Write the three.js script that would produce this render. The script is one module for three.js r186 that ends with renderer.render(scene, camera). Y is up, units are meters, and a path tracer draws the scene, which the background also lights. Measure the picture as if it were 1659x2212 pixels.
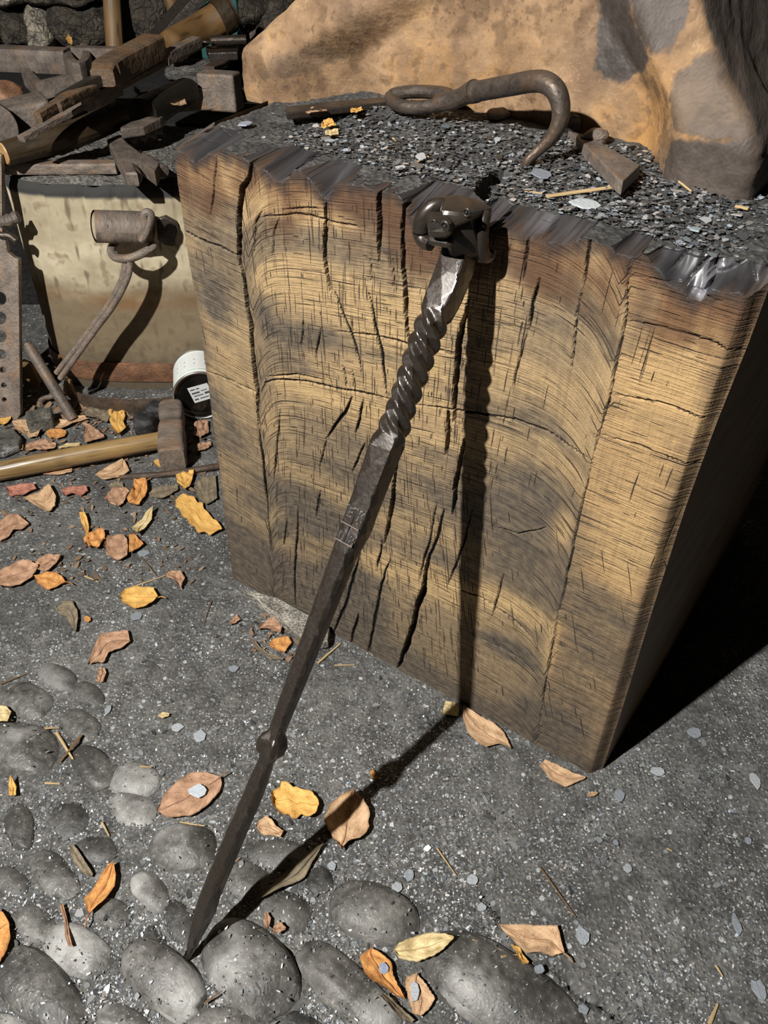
import * as THREE from 'three';
import { mergeGeometries, toCreasedNormals } from 'three/addons/utils/BufferGeometryUtils.js';
import { RoundedBoxGeometry } from 'three/addons/geometries/RoundedBoxGeometry.js';
import { ConvexGeometry } from 'three/addons/geometries/ConvexGeometry.js';
import { FontLoader } from 'three/addons/loaders/FontLoader.js';
import { TextGeometry } from 'three/addons/geometries/TextGeometry.js';

// ---------------------------------------------------------------- camera, light, exposure
const W = 1659, H = 2212, F = 1800, PITCH = 39.7 * Math.PI / 180, EYE = 0.75;
const scene = new THREE.Scene();
scene.background = new THREE.Color().setRGB(0.004, 0.0042, 0.0045);
const camera = new THREE.PerspectiveCamera(2 * Math.atan(H / 2 / F) * 180 / Math.PI, W / H, 0.02, 30);
camera.position.set(0, EYE, 0);
camera.lookAt(0, EYE - Math.sin(PITCH), -Math.cos(PITCH));
const renderer = new THREE.WebGLRenderer({ antialias: true });
renderer.toneMapping = THREE.LinearToneMapping;
renderer.toneMappingExposure = 1.0;
renderer.shadowMap.enabled = true;
// the work lamp that lights the forge stands left of the photographer, above head height
const LAMP = new THREE.Vector3(-0.80, 1.52, 0.27);
const lamp = new THREE.SpotLight(new THREE.Color().setRGB(1.0, 0.975, 0.93), 18.2, 0, 1.15, 0.5, 2);
lamp.position.copy(LAMP);
lamp.target.position.set(0.05, 0.2, -0.9);
lamp.castShadow = true; lamp.shadow.radius = 0.95; lamp.shadow.mapSize.set(2048, 2048); lamp.shadow.bias = -0.0004;
scene.add(lamp, lamp.target);

// ---------------------------------------------------------------- helpers
const V = (x, y, z) => new THREE.Vector3(x, y, z);
const fw = V(0, -Math.sin(PITCH), -Math.cos(PITCH)), rt = V(1, 0, 0), cup = new THREE.Vector3().crossVectors(rt, fw);
const ray = (x, y) => fw.clone().addScaledVector(rt, (x - W / 2) / F).addScaledVector(cup, -(y - H / 2) / F);
const eye = V(0, EYE, 0);
function G(x, y, Y = 0) { const d = ray(x, y); return eye.clone().addScaledVector(d, (Y - EYE) / d.y); }              // where a sight line meets a level
function PL(x, y, p, n) { const d = ray(x, y); return eye.clone().addScaledVector(d, (n.dot(p) - n.dot(eye)) / d.dot(n)); } // ... or a plane
const depthOf = (p) => p.clone().sub(eye).dot(fw);
const pxm = (p) => depthOf(p) / F;                                    // metres one photograph pixel spans at p

function rng(seed) { let s = seed >>> 0; return () => { s = (s + 0x6D2B79F5) | 0; let t = Math.imul(s ^ (s >>> 15), 1 | s); t = (t + Math.imul(t ^ (t >>> 7), 61 | t)) ^ t; return ((t ^ (t >>> 14)) >>> 0) / 4294967296; }; }
const PERM = new Uint8Array(1024); { const r = rng(77), a = [...Array(256).keys()]; for (let i = 255; i > 0; i--) { const j = Math.floor(r() * (i + 1)); [a[i], a[j]] = [a[j], a[i]]; } for (let i = 0; i < 1024; i++) PERM[i] = a[i & 255]; }
const GX = new Float32Array(256), GY = new Float32Array(256); for (let i = 0; i < 256; i++) { GX[i] = Math.cos(i / 256 * Math.PI * 2) * 1.5; GY[i] = Math.sin(i / 256 * Math.PI * 2) * 1.5; }
function n2(x, y, P = 256) {                                           // gradient noise about -1..1, repeating every P
  const xf = Math.floor(x), yf = Math.floor(y), fx = x - xf, fy = y - yf;
  const x0 = ((xf % P) + P) % P, y0 = ((yf % P) + P) % P, x1 = (x0 + 1) % P, y1 = (y0 + 1) % P;
  const u = fx * fx * fx * (fx * (fx * 6 - 15) + 10), v = fy * fy * fy * (fy * (fy * 6 - 15) + 10);
  const a = PERM[PERM[x0 & 255] + (y0 & 255)], b = PERM[PERM[x1 & 255] + (y0 & 255)], c = PERM[PERM[x0 & 255] + (y1 & 255)], d = PERM[PERM[x1 & 255] + (y1 & 255)];
  const A = GX[a] * fx + GY[a] * fy, B = GX[b] * (fx - 1) + GY[b] * fy, C = GX[c] * fx + GY[c] * (fy - 1), D = GX[d] * (fx - 1) + GY[d] * (fy - 1);
  const p = A + (B - A) * u, q = C + (D - C) * u; return p + (q - p) * v;
}
function fbm(x, y, o = 4, P = 256) { let s = 0, a = 0.5, f = 1; for (let i = 0; i < o; i++) { s += a * n2(x * f, y * f, Math.min(P * f, 256)); f *= 2; a *= 0.5; } return s; }
const n3 = (x, y, z) => (n2(x + z * 0.37 + 11.3, y - z * 0.61) + n2(y + x * 0.29 + 31.7, z + x * 0.53 + 5.1) + n2(z - y * 0.41 + 71.1, x + y * 0.33 + 47.9)) / 2;
function worley(x, y, P = 64) {                                        // distance to nearest and second feature, and its id
  const xi = Math.floor(x), yi = Math.floor(y); let d1 = 9, d2 = 9, id = 0;
  for (let j = -1; j <= 1; j++) for (let i = -1; i <= 1; i++) {
    const cx = (((xi + i) % P) + P) % P, cy = (((yi + j) % P) + P) % P, h = PERM[PERM[cx & 255] + (cy & 255)], k = PERM[h + 57];
    const dx = xi + i + h / 256 - x, dy = yi + j + k / 256 - y, d = dx * dx + dy * dy;
    if (d < d1) { d2 = d1; d1 = d; id = h; } else if (d < d2) d2 = d;
  }
  return [Math.sqrt(d1), Math.sqrt(d2), id];
}
const clamp = (x, a = 0, b = 1) => x < a ? a : x > b ? b : x, lerp = (a, b, t) => a + (b - a) * t;
const sstep = (a, b, x) => { const t = clamp((x - a) / (b - a)); return t * t * (3 - 2 * t); };
const mixc = (a, b, t) => [a[0] + (b[0] - a[0]) * t, a[1] + (b[1] - a[1]) * t, a[2] + (b[2] - a[2]) * t];
function interp(pts, x) {                                              // pts [[x, y], ...] sorted by x
  if (x <= pts[0][0]) return pts[0][1];
  for (let i = 1; i < pts.length; i++) if (x <= pts[i][0]) return lerp(pts[i - 1][1], pts[i][1], (x - pts[i - 1][0]) / (pts[i][0] - pts[i - 1][0]));
  return pts[pts.length - 1][1];
}
function finish(t, srgb, repeat) { t.colorSpace = srgb ? THREE.SRGBColorSpace : THREE.NoColorSpace; t.magFilter = THREE.LinearFilter; t.minFilter = THREE.LinearMipmapLinearFilter; t.generateMipmaps = true; t.wrapS = t.wrapT = repeat ? THREE.RepeatWrapping : THREE.ClampToEdgeWrapping; t.needsUpdate = true; return t; }
function maps(w, h, fn, repeat = true) {                               // fn(u, v) -> [r, g, b (0..255 sRGB), height 0..1, roughness 0..1]
  const c = new Uint8Array(w * h * 4), b = new Uint8Array(w * h * 4), r = new Uint8Array(w * h * 4);
  for (let j = 0; j < h; j++) for (let i = 0; i < w; i++) {
    const o = fn((i + 0.5) / w, (j + 0.5) / h), k = (j * w + i) * 4;
    c[k] = clamp(o[0], 0, 255); c[k + 1] = clamp(o[1], 0, 255); c[k + 2] = clamp(o[2], 0, 255); c[k + 3] = 255;
    const q = clamp(o[3]) * 255; b[k] = b[k + 1] = b[k + 2] = q; b[k + 3] = 255;
    const s = clamp(o[4] ?? 0.8) * 255; r[k] = r[k + 1] = r[k + 2] = s; r[k + 3] = 255;
  }
  return { map: finish(new THREE.DataTexture(c, w, h), true, repeat), bumpMap: finish(new THREE.DataTexture(b, w, h), false, repeat), roughnessMap: finish(new THREE.DataTexture(r, w, h), false, repeat) };
}
const std = (o) => new THREE.MeshStandardMaterial({ roughness: 1, metalness: 0, ...o });

const taken = {};
function numbered(n) { const k = taken[n] = (taken[n] ?? -1) + 1; return k ? `${n}_${String(k).padStart(3, '0')}` : n; }
function tag(o, label, category, group) { o.userData.label = label; o.userData.category = category; if (group) o.userData.group = group; return o; }
function thing(name, label, category, pos, group) {
  const g = new THREE.Group(); g.name = numbered(name); if (pos) g.position.copy(pos); scene.add(g); return tag(g, label, category, group);
}
function mesh(name, geo, mat, parent) {                                // a part; vertices given in world space are brought into the thing's own frame
  const m = new THREE.Mesh(geo, mat); m.name = parent === scene ? numbered(name) : name; m.castShadow = m.receiveShadow = true; parent.add(m); return m;
}
function part(name, geos, mat, parent) {                               // world-space geometries -> one mesh under a thing
  let g = Array.isArray(geos) ? mergeGeometries(geos.map(clean)) : geos;
  let p = parent; const off = V(0, 0, 0); while (p && p !== scene) { off.add(p.position); p = p.parent; }
  g.translate(-off.x, -off.y, -off.z); return mesh(name, g, mat, parent);
}
function clean(g) { const q = g.index ? g.toNonIndexed() : g; for (const k of Object.keys(q.attributes)) if (!['position', 'normal', 'uv'].includes(k)) q.deleteAttribute(k); if (!q.attributes.uv) boxUV(q, 0.2); q.morphAttributes = {}; return q; }
function solo(name, geo, mat, label, category, group) {                // a thing that is one mesh: centred on its base
  geo.computeBoundingBox(); const b = geo.boundingBox, c = V((b.min.x + b.max.x) / 2, b.min.y, (b.min.z + b.max.z) / 2);
  geo.translate(-c.x, -c.y, -c.z); const m = mesh(name, geo, mat, scene); m.position.copy(c); return tag(m, label, category, group);
}
function boxUV(g, tile) {                                              // metres / tile on the dominant plane of each normal
  const p = g.attributes.position, n = g.attributes.normal, uv = new Float32Array(p.count * 2);
  for (let i = 0; i < p.count; i++) {
    const ax = Math.abs(n.getX(i)), ay = Math.abs(n.getY(i)), az = Math.abs(n.getZ(i));
    const x = p.getX(i), y = p.getY(i), z = p.getZ(i);
    const [u, v] = ay >= ax && ay >= az ? [x, z] : ax > az ? [z, y] : [x, y];
    uv[i * 2] = u / tile; uv[i * 2 + 1] = v / tile;
  }
  g.setAttribute('uv', new THREE.BufferAttribute(uv, 2)); return g;
}
function grid(nu, nv, fn, uvfn) {                                      // an indexed sheet: fn(s, t) -> Vector3
  const pos = new Float32Array((nu + 1) * (nv + 1) * 3), uv = new Float32Array((nu + 1) * (nv + 1) * 2), idx = new Uint32Array(nu * nv * 6);
  let k = 0, q = 0;
  for (let j = 0; j <= nv; j++) for (let i = 0; i <= nu; i++) {
    const s = i / nu, t = j / nv, p = fn(s, t, i, j), w = uvfn ? uvfn(s, t, p, i, j) : [s, t];
    pos[k * 3] = p.x; pos[k * 3 + 1] = p.y; pos[k * 3 + 2] = p.z; uv[k * 2] = w[0]; uv[k * 2 + 1] = w[1]; k++;
  }
  for (let j = 0; j < nv; j++) for (let i = 0; i < nu; i++) { const a = j * (nu + 1) + i, b = a + 1, c = a + nu + 1, d = c + 1; idx[q++] = a; idx[q++] = b; idx[q++] = d; idx[q++] = a; idx[q++] = d; idx[q++] = c; }
  const g = new THREE.BufferGeometry(); g.setAttribute('position', new THREE.BufferAttribute(pos, 3)); g.setAttribute('uv', new THREE.BufferAttribute(uv, 2)); g.setIndex(new THREE.BufferAttribute(idx, 1)); g.computeVertexNormals(); return g;
}
// a profile carried along a path: prof(t, phi 0..1) -> [across, out]; ref is the direction "out" leans to
function sweep(path, prof, { seg = 24, n = 60, ref = V(0, 1, 0), tile = 0.15, crease, ends = true, closed = false, straight = false } = {}) {
  let pts;
  if (straight) { pts = []; for (let i = 0; i <= n; i++) pts.push(path[0].clone().lerp(path[1], i / n)); }
  else { const c = new THREE.CatmullRomCurve3(path, closed, 'centripetal'); pts = c.getSpacedPoints(n); }
  const pos = [], uv = [], idx = []; let len = 0; const lastB = V(0, 0, 0);
  for (let i = 0; i <= n; i++) {
    if (i) len += pts[i].distanceTo(pts[i - 1]);
    const T = (closed ? pts[(i + 1) % n].clone().sub(pts[(i - 1 + n) % n]) : pts[Math.min(i + 1, n)].clone().sub(pts[Math.max(i - 1, 0)])).normalize();
    let A = new THREE.Vector3().crossVectors(T, ref); if (A.lengthSq() < 1e-4) A = lastB.clone(); A.normalize(); if (i && A.dot(lastB) < -0.2) A.negate(); lastB.copy(A);
    const O = new THREE.Vector3().crossVectors(A, T).normalize();
    for (let k = 0; k <= seg; k++) { const [a, o] = prof(i / n, (k % seg) / seg, k / seg); const p = pts[i].clone().addScaledVector(A, a).addScaledVector(O, o); pos.push(p.x, p.y, p.z); uv.push(k / seg * 0.06 / tile, len / tile); }
  }
  const R = seg + 1;
  for (let i = 0; i < n; i++) for (let k = 0; k < seg; k++) { const a = i * R + k, b = a + 1, c = a + R, d = c + 1; idx.push(a, b, d, a, d, c); }
  if (ends && !closed) for (const i of [0, n]) {
    const m = V(0, 0, 0), s = pos.length / 3; for (let k = 0; k < seg; k++) m.add(V(pos[(i * R + k) * 3], pos[(i * R + k) * 3 + 1], pos[(i * R + k) * 3 + 2])); m.divideScalar(seg);
    pos.push(m.x, m.y, m.z); uv.push(0.5, 0.5);
    for (let k = 0; k <= seg; k++) { const q = (i * R + k) * 3; pos.push(pos[q], pos[q + 1], pos[q + 2]); uv.push(0.5 + 0.02 / tile * Math.cos(k / seg * 6.283), 0.5 + 0.02 / tile * Math.sin(k / seg * 6.283)); }
    for (let k = 0; k < seg; k++) i ? idx.push(s, s + 1 + k, s + 2 + k) : idx.push(s, s + 2 + k, s + 1 + k);
  }
  const g = new THREE.BufferGeometry(); g.setAttribute('position', new THREE.Float32BufferAttribute(pos, 3)); g.setAttribute('uv', new THREE.Float32BufferAttribute(uv, 2)); g.setIndex(idx); g.computeVertexNormals();
  return crease ? toCreasedNormals(g, crease) : g;
}
const roundProf = (r) => (t, f) => { const q = typeof r === 'function' ? r(t, f) : r; return [q * Math.cos(f * 6.28318), q * Math.sin(f * 6.28318)]; };
function boxProf(w, h, e = 5) { return (t, f) => { const a = f * 6.28318, c = Math.cos(a), s = Math.sin(a), k = Math.pow(Math.pow(Math.abs(c), e) + Math.pow(Math.abs(s), e), -1 / e); const ww = typeof w === 'function' ? w(t) : w, hh = typeof h === 'function' ? h(t) : h; return [ww / 2 * c * k, hh / 2 * s * k]; }; }
const rod = (path, r, o = {}) => sweep(path, roundProf(r), { seg: 14, n: Math.max(8, path.length * 8), ...o });
const bar = (p, q, w, h, o = {}) => sweep([p, q], boxProf(w, h, o.e ?? 9), { seg: 32, n: o.n ?? 10, straight: true, crease: 0.6, ...o });
// a traced outline with its own plane and thickness, edges bevelled; pts are world points on a plane
function slab(pts, normal, thick, bevel = 0.0015, tile = 0.15, holes = []) {
  const N = normal.clone().normalize(), X = pts[1].clone().sub(pts[0]); X.addScaledVector(N, -X.dot(N)).normalize(); const Y = new THREE.Vector3().crossVectors(N, X), o = pts[0];
  const to = (p) => { const d = p.clone().sub(o); return new THREE.Vector2(d.dot(X), d.dot(Y)); };
  const sh = new THREE.Shape(pts.map(to)); for (const h of holes) sh.holes.push(new THREE.Path(h.map(to)));
  const g = new THREE.ExtrudeGeometry(sh, { depth: Math.max(thick - 2 * bevel, 0.0005), bevelEnabled: bevel > 0, bevelSize: bevel, bevelThickness: bevel, bevelOffset: -bevel, bevelSegments: 2, curveSegments: 6 });
  g.translate(0, 0, bevel - thick); const m = new THREE.Matrix4().makeBasis(X, Y, N).setPosition(o); g.applyMatrix4(m); g.computeVertexNormals(); return boxUV(g, tile);
}
function rough3(g, amp, freq, seed = 0) {                              // pushes vertices about by a field that depends on place alone, so seams stay shut
  const p = g.attributes.position;
  for (let i = 0; i < p.count; i++) { const x = p.getX(i), y = p.getY(i), z = p.getZ(i); p.setXYZ(i, x + amp * n3(x * freq + seed, y * freq, z * freq), y + amp * n3(y * freq + 40 + seed, z * freq, x * freq), z + amp * n3(z * freq + 80, x * freq + seed, y * freq)); }
  g.computeVertexNormals(); return g;
}
function boulder(rx, ry, rz, seed, { detail = 24, e = 2.6, amp = 0.16, facet = 0.0 } = {}) {     // a worn stone
  const g = new THREE.SphereGeometry(1, detail, Math.round(detail * 0.7)), p = g.attributes.position, r = rng(seed), o = [r() * 90, r() * 90, r() * 90], cuts = [];
  for (let k = 0; k < 9; k++) cuts.push([V(r() - .5, r() - .5, r() - .5).normalize(), 0.72 + r() * 0.2]);
  for (let i = 0; i < p.count; i++) {
    const d = V(p.getX(i), p.getY(i), p.getZ(i)).normalize();
    let k = Math.pow(Math.pow(Math.abs(d.x), e) + Math.pow(Math.abs(d.y), e) + Math.pow(Math.abs(d.z), e), -1 / e);
    k *= 1 + amp * n3(d.x * 1.3 + o[0], d.y * 1.3 + o[1], d.z * 1.3 + o[2]) + amp * 0.35 * n3(d.x * 3.3 + o[1], d.y * 3.3 + o[2], d.z * 3.3 + o[0]) + amp * .12 * n3(d.x * 9 + o[1], d.y * 9 + o[2], d.z * 9);
    if (facet) for (const [n, l] of cuts) { const q = d.dot(n) * k; if (q > l) k *= lerp(1, l / q, facet); }
    p.setXYZ(i, d.x * k * rx, d.y * k * ry, d.z * k * rz);
  }
  g.computeVertexNormals(); return g;
}
// ---------------------------------------------------------------- materials
const T_IRON = maps(512, 512, (u, v) => {
  const a = fbm(u * 8, v * 8, 4, 8), b = fbm(u * 40 + 3, v * 40, 2, 40), k = 0.5 + a * 0.5 + b * 0.2;
  const c = mixc([44, 39, 35], [74, 66, 59], clamp(k)); return [...c, 0.5 + a * 0.5 + b * 0.25, 0.40 - a * 0.25 + b * 0.1];
});
const T_RUST = maps(512, 512, (u, v) => {
  const a = fbm(u * 6, v * 6, 5, 6), b = fbm(u * 30 + 7, v * 30, 3, 30), s = sstep(0.12, 0.4, fbm(u * 5 + 4, v * 5 + 9, 4, 5));
  let c = mixc([84, 74, 66], [134, 118, 105], clamp(0.5 + a * 0.8 + b * .4)); c = mixc(c, [134, 98, 70], s * 0.4); const d = sstep(0.3, 0.5, b); c = mixc(c, [50, 42, 36], d * .6);
  return [...c, 0.5 + a * 0.4 + b * 0.4, 0.62 + b * 0.2];
});
const T_WOOD = maps(512, 512, (u, v) => {                              // grain runs along v
  const a = fbm(u * 24, v * 2, 4, 24), b = fbm(u * 5 + 3, v * 3, 3, 5), l = fbm(u * 90, v * 4, 2, 90);
  let c = mixc([112, 86, 56], [176, 138, 92], clamp(0.5 + a * 0.7 + b * 0.5)); c = mixc(c, [70, 54, 38], sstep(0.15, 0.45, l) * 0.6 + sstep(0.2, .5, b) * 0.35);
  return [...c, 0.5 + a * 0.3 + l * 0.4, 0.55 + b * 0.15];
});
const T_STONE = maps(1024, 1024, (u, v) => {
  const a = fbm(u * 6, v * 6, 5, 6), b = fbm(u * 50, v * 50, 3, 50), s = n2(u * 170, v * 170, 170), p = sstep(0.02, 0.42, fbm(u * 4 + 9, v * 4 + 2, 5, 4));
  let c = mixc([58, 56, 53], [116, 113, 108], clamp(0.42 + a * 1.1 + b * .5)); c = mixc(c, [182, 180, 176], p * 0.62); c = mixc(c, [178, 176, 172], sstep(0.55, 0.9, s + b * .5) * .7);
  return [...c, 0.5 + a * 0.35 + b * 0.35 + s * .08, 0.6 + b * 0.25];
});
const T_ASH = maps(512, 512, (u, v) => {
  const a = fbm(u * 8, v * 8, 4, 8), [d] = worley(u * 40, v * 40, 40), b = fbm(u * 60, v * 60, 2, 60), k = 0.45 + a * .6 + b * .5 + (0.4 - d) * .5;
  return [...mixc([58, 56, 53], [150, 147, 140], clamp(k)), clamp(k), 0.95];
});
const T_WALL = maps(512, 512, (u, v) => {
  const a = fbm(u * 7, v * 7, 5, 7), [d, e] = worley(u * 16 + a, v * 12 + a, 64), b = fbm(u * 40, v * 40, 3, 40);
  let c = mixc([44, 40, 35], [98, 88, 74], clamp(.45 + a * .9 + b * .4)); c = mixc(c, [26, 23, 20], sstep(.12, 0, e - d) * .7); return [...c, clamp(.45 + a * .4 + b * .3 + sstep(0, .3, e - d) * .3), .9];
});
const leafTones = { yellow: [[228, 184, 104], [206, 154, 80]], orange: [[216, 160, 92], [178, 118, 66]], tan: [[208, 174, 136], [168, 132, 100]], brown: [[190, 152, 122], [144, 108, 84]], red: [[188, 126, 104], [144, 96, 80]], grey: [[142, 128, 104], [102, 92, 76]], pale: [[222, 202, 154], [186, 162, 114]] };
const T_LEAF = {}; let lk = 0;
for (const [k, [A, B]] of Object.entries(leafTones)) {
  const o = ++lk * 13.7;
  T_LEAF[k] = maps(192, 384, (u, v) => {                               // u across, v from stem to tip
    const x = u - 0.5, a = fbm(u * 3 + o, v * 6 + o, 4), b = fbm(u * 22 + o, v * 40, 3), w = Math.abs(((v * 9 - Math.abs(x) * 6.5) % 1 + 1) % 1 - 0.5), side = sstep(0.44, 0.5, w) * .55, mid = sstep(0.022, 0.006, Math.abs(x));
    let c = mixc(A, B, clamp(0.4 + a * 1.3 + b * .35)); c = mixc(c, B.map((q) => q * .72), side * .7); c = mixc(c, A.map((q) => Math.min(255, q * 1.12)), mid * .5);
    c = mixc(c, B.map((q) => q * 0.5), sstep(0.38, .5, b + a * .3)); c = mixc(c, B.map((q) => q * .62), sstep(.44, .5, Math.abs(x)) * .5);
    return [...c, clamp(0.5 - side * .35 - mid * .4 + b * .3), 0.75];
  }, false);
}
const M = {};
M.poker = new THREE.MeshPhysicalMaterial({ ...T_IRON, color: new THREE.Color(.8, .77, .74), metalness: 0.4, bumpScale: 0.0004, clearcoat: 0.5, clearcoatRoughness: 0.22 });
M.hook = std({ ...T_RUST, metalness: .4, bumpScale: .0007, color: new THREE.Color(.52, .53, .54), roughness: .8 });
M.iron = std({ ...T_IRON, metalness: 0.35, bumpScale: 0.001, color: 0xffffff });
M.steel = std({ ...T_IRON, metalness: 0.75, bumpScale: 0.0006, color: new THREE.Color(2.1, 2.1, 2.15) });
M.greyiron = std({ ...T_RUST, metalness: 0.25, bumpScale: 0.0012, color: new THREE.Color(1.0, 1.06, 1.12) });
M.rust = std({ ...T_RUST, metalness: 0.15, bumpScale: 0.0014, color: new THREE.Color(1.3, 1.36, 1.4) });
M.darkrust = std({ ...T_RUST, metalness: 0.25, bumpScale: 0.0014, color: new THREE.Color(0.55, 0.5, 0.46) });
M.redrust = std({ ...T_RUST, metalness: 0.15, bumpScale: 0.0014, color: new THREE.Color(1.3, 0.86, 0.6) });
M.wood = std({ ...T_WOOD, bumpScale: 0.0007, color: new THREE.Color(.68, .7, .7) });
M.darkwood = std({ ...T_WOOD, bumpScale: 0.0009, color: new THREE.Color(0.14, 0.15, 0.15) });
M.palewood = std({ ...T_WOOD, bumpScale: 0.0006, color: new THREE.Color(1.9, 1.95, 2.0) });
M.greywood = std({ ...T_WOOD, bumpScale: 0.0009, color: new THREE.Color(1.0, 1.12, 1.35) });
M.straw = std({ map: T_WOOD.map, color: new THREE.Color(1.55, 1.9, 2.3) });
M.twig = std({ map: T_WOOD.map, color: new THREE.Color(0.5, 0.5, 0.5) });
M.stone = std({ ...T_STONE, bumpScale: 0.0022 });
M.darkstone = std({ ...T_STONE, bumpScale: 0.0022, color: new THREE.Color(0.62, 0.61, 0.6) });
M.ash = std({ ...T_ASH, bumpScale: 0.004 });
M.wall = std({ ...T_WALL, bumpScale: 0.006 });
M.whitewash = std({ ...T_WALL, bumpScale: 0.006, color: new THREE.Color(5.2, 5.6, 6.0) });
M.coal = std({ ...T_STONE, bumpScale: 0.003, color: new THREE.Color(0.3, 0.31, 0.34), roughness: 0.9 });
M.green = std({ color: 0x1f5650, roughness: 0.5 });
M.leaf = {}; for (const k of Object.keys(T_LEAF)) M.leaf[k] = new THREE.MeshPhysicalMaterial({ map: T_LEAF[k].map, bumpMap: T_LEAF[k].bumpMap, bumpScale: 0.0006, roughness: 0.75, side: THREE.DoubleSide });
M.flake = std({ color: 0xffffff, roughness: 0.42, metalness: 0.25 });
M.cobble = std({ ...T_STONE, bumpScale: 0.0014, roughness: .9, color: new THREE.Color(1.12, 1.14, 1.16) });
M.handle = std({ ...T_WOOD, bumpScale: .0006, roughness: .62, color: new THREE.Color(.95, 1.05, 1.02) });
M.brownset = std({ ...T_RUST, bumpScale: .0014, color: new THREE.Color(.85, .72, .55) });
M.greystone = std({ ...T_STONE, bumpScale: .004 });
M.shadedbench = std({ ...T_ASH, bumpScale: .004, color: new THREE.Color(.06, .06, .06) });  // ash blackened in its colour to stand for shade behind the tool heap
M.cobbleDirt = std({ ...T_STONE, bumpScale: 0.0014, color: new THREE.Color(0.58, 0.59, 0.6) });
M.plank = std({ ...T_ASH, bumpScale: .002, color: new THREE.Color(2.0, 1.95, 1.85) });
M.handlebrown = std({ ...T_WOOD, bumpScale: .0007, color: new THREE.Color(.62, .58, .5) });
M.shadediron = std({ ...T_IRON, metalness: .3, bumpScale: .0008, color: new THREE.Color(.5, .5, .48) });  // iron with the shadow over the hammer put into its colour
M.greyblock = std({ ...T_ASH, bumpScale: .001, color: new THREE.Color(.75, .74, .68) });
// ---------------------------------------------------------------- frame of the oak block under the anvil
const A0 = G(495, 1245), B0 = G(1290, 1680), U = B0.clone().sub(A0).normalize(), N = V(-U.z, 0, U.x), BACK = N.clone().negate(), TOP = 0.537;
const faceAB = (x, y) => { const p = PL(x, y, A0, N).sub(A0); return [p.dot(U), p.y]; };
const faceP = (a, b, o = 0) => A0.clone().addScaledVector(U, a).addScaledVector(N, o).setY(b);
const FA0 = -0.035, FA1 = 0.565, FB0 = -0.025, FB1 = 0.575, FN = 2048, FS = (FA1 - FA0) / FN;         // the field the face is computed on
const leftEdge = [[357, 300], [370, 400], [385, 500], [402, 600], [420, 700], [433, 800], [446, 900], [460, 1000], [470, 1080], [483, 1180], [492, 1245]].map(([x, y]) => faceAB(x, y)).map(([a, b]) => [b, a]).reverse();
const rightEdge = [[1656, 600], [1648, 640], [1600, 770], [1540, 920], [1470, 1110], [1400, 1330], [1330, 1560], [1292, 1676]].map(([x, y]) => faceAB(x, y)).map(([a, b]) => [b, a]).reverse();
const bottomEdge = [[494, 1246], [512, 1266], [560, 1292], [600, 1313], [680, 1356], [720, 1377], [790, 1414], [860, 1451], [1000, 1530], [1100, 1588], [1180, 1638], [1255, 1678], [1292, 1678]].map(([x, y]) => faceAB(x, y));
const charEdge = [[345, 322], [400, 332], [425, 352], [450, 328], [500, 326], [545, 350], [580, 378], [612, 396], [640, 366], [662, 380], [690, 412], [708, 434], [722, 396], [760, 398], [815, 408], [850, 414], [872, 432], [890, 470], [905, 452], [960, 470], [1050, 505], [1085, 492], [1130, 502], [1180, 524], [1230, 528], [1262, 508], [1310, 525], [1358, 562], [1390, 545], [1425, 588], [1450, 615], [1490, 642], [1512, 652], [1535, 625], [1570, 628], [1610, 640], [1650, 622]].map(([x, y]) => faceAB(x, y));
const lipEdge = [[357, 240], [400, 250], [450, 262], [500, 280], [545, 300], [600, 312], [650, 322], [700, 336], [770, 358], [835, 378], [845, 402], [858, 380], [900, 386], [960, 396], [1015, 410], [1050, 442], [1075, 428], [1130, 446], [1200, 462], [1262, 476], [1310, 490], [1375, 506], [1440, 530], [1500, 545], [1560, 560], [1610, 572], [1656, 586]].map(([x, y]) => { const p = G(x, y, TOP).sub(A0); return [p.dot(U), clamp(-p.dot(N), 0.002, 0.05)]; });
const ridge = [[1362, 560], [1352, 680], [1322, 830], [1278, 1000], [1255, 1100], [1238, 1190], [1205, 1330], [1182, 1450], [1165, 1560]].map(([x, y]) => faceAB(x, y)).map(([a, b]) => [b, a]).reverse();
const kerf = [[545, 300], [524, 405], [516, 500], [526, 560], [545, 740], [560, 920], [580, 1110], [584, 1185], [590, 1290]].map(([x, y]) => faceAB(x, y)).map(([a, b]) => [b, a]).reverse();

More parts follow.
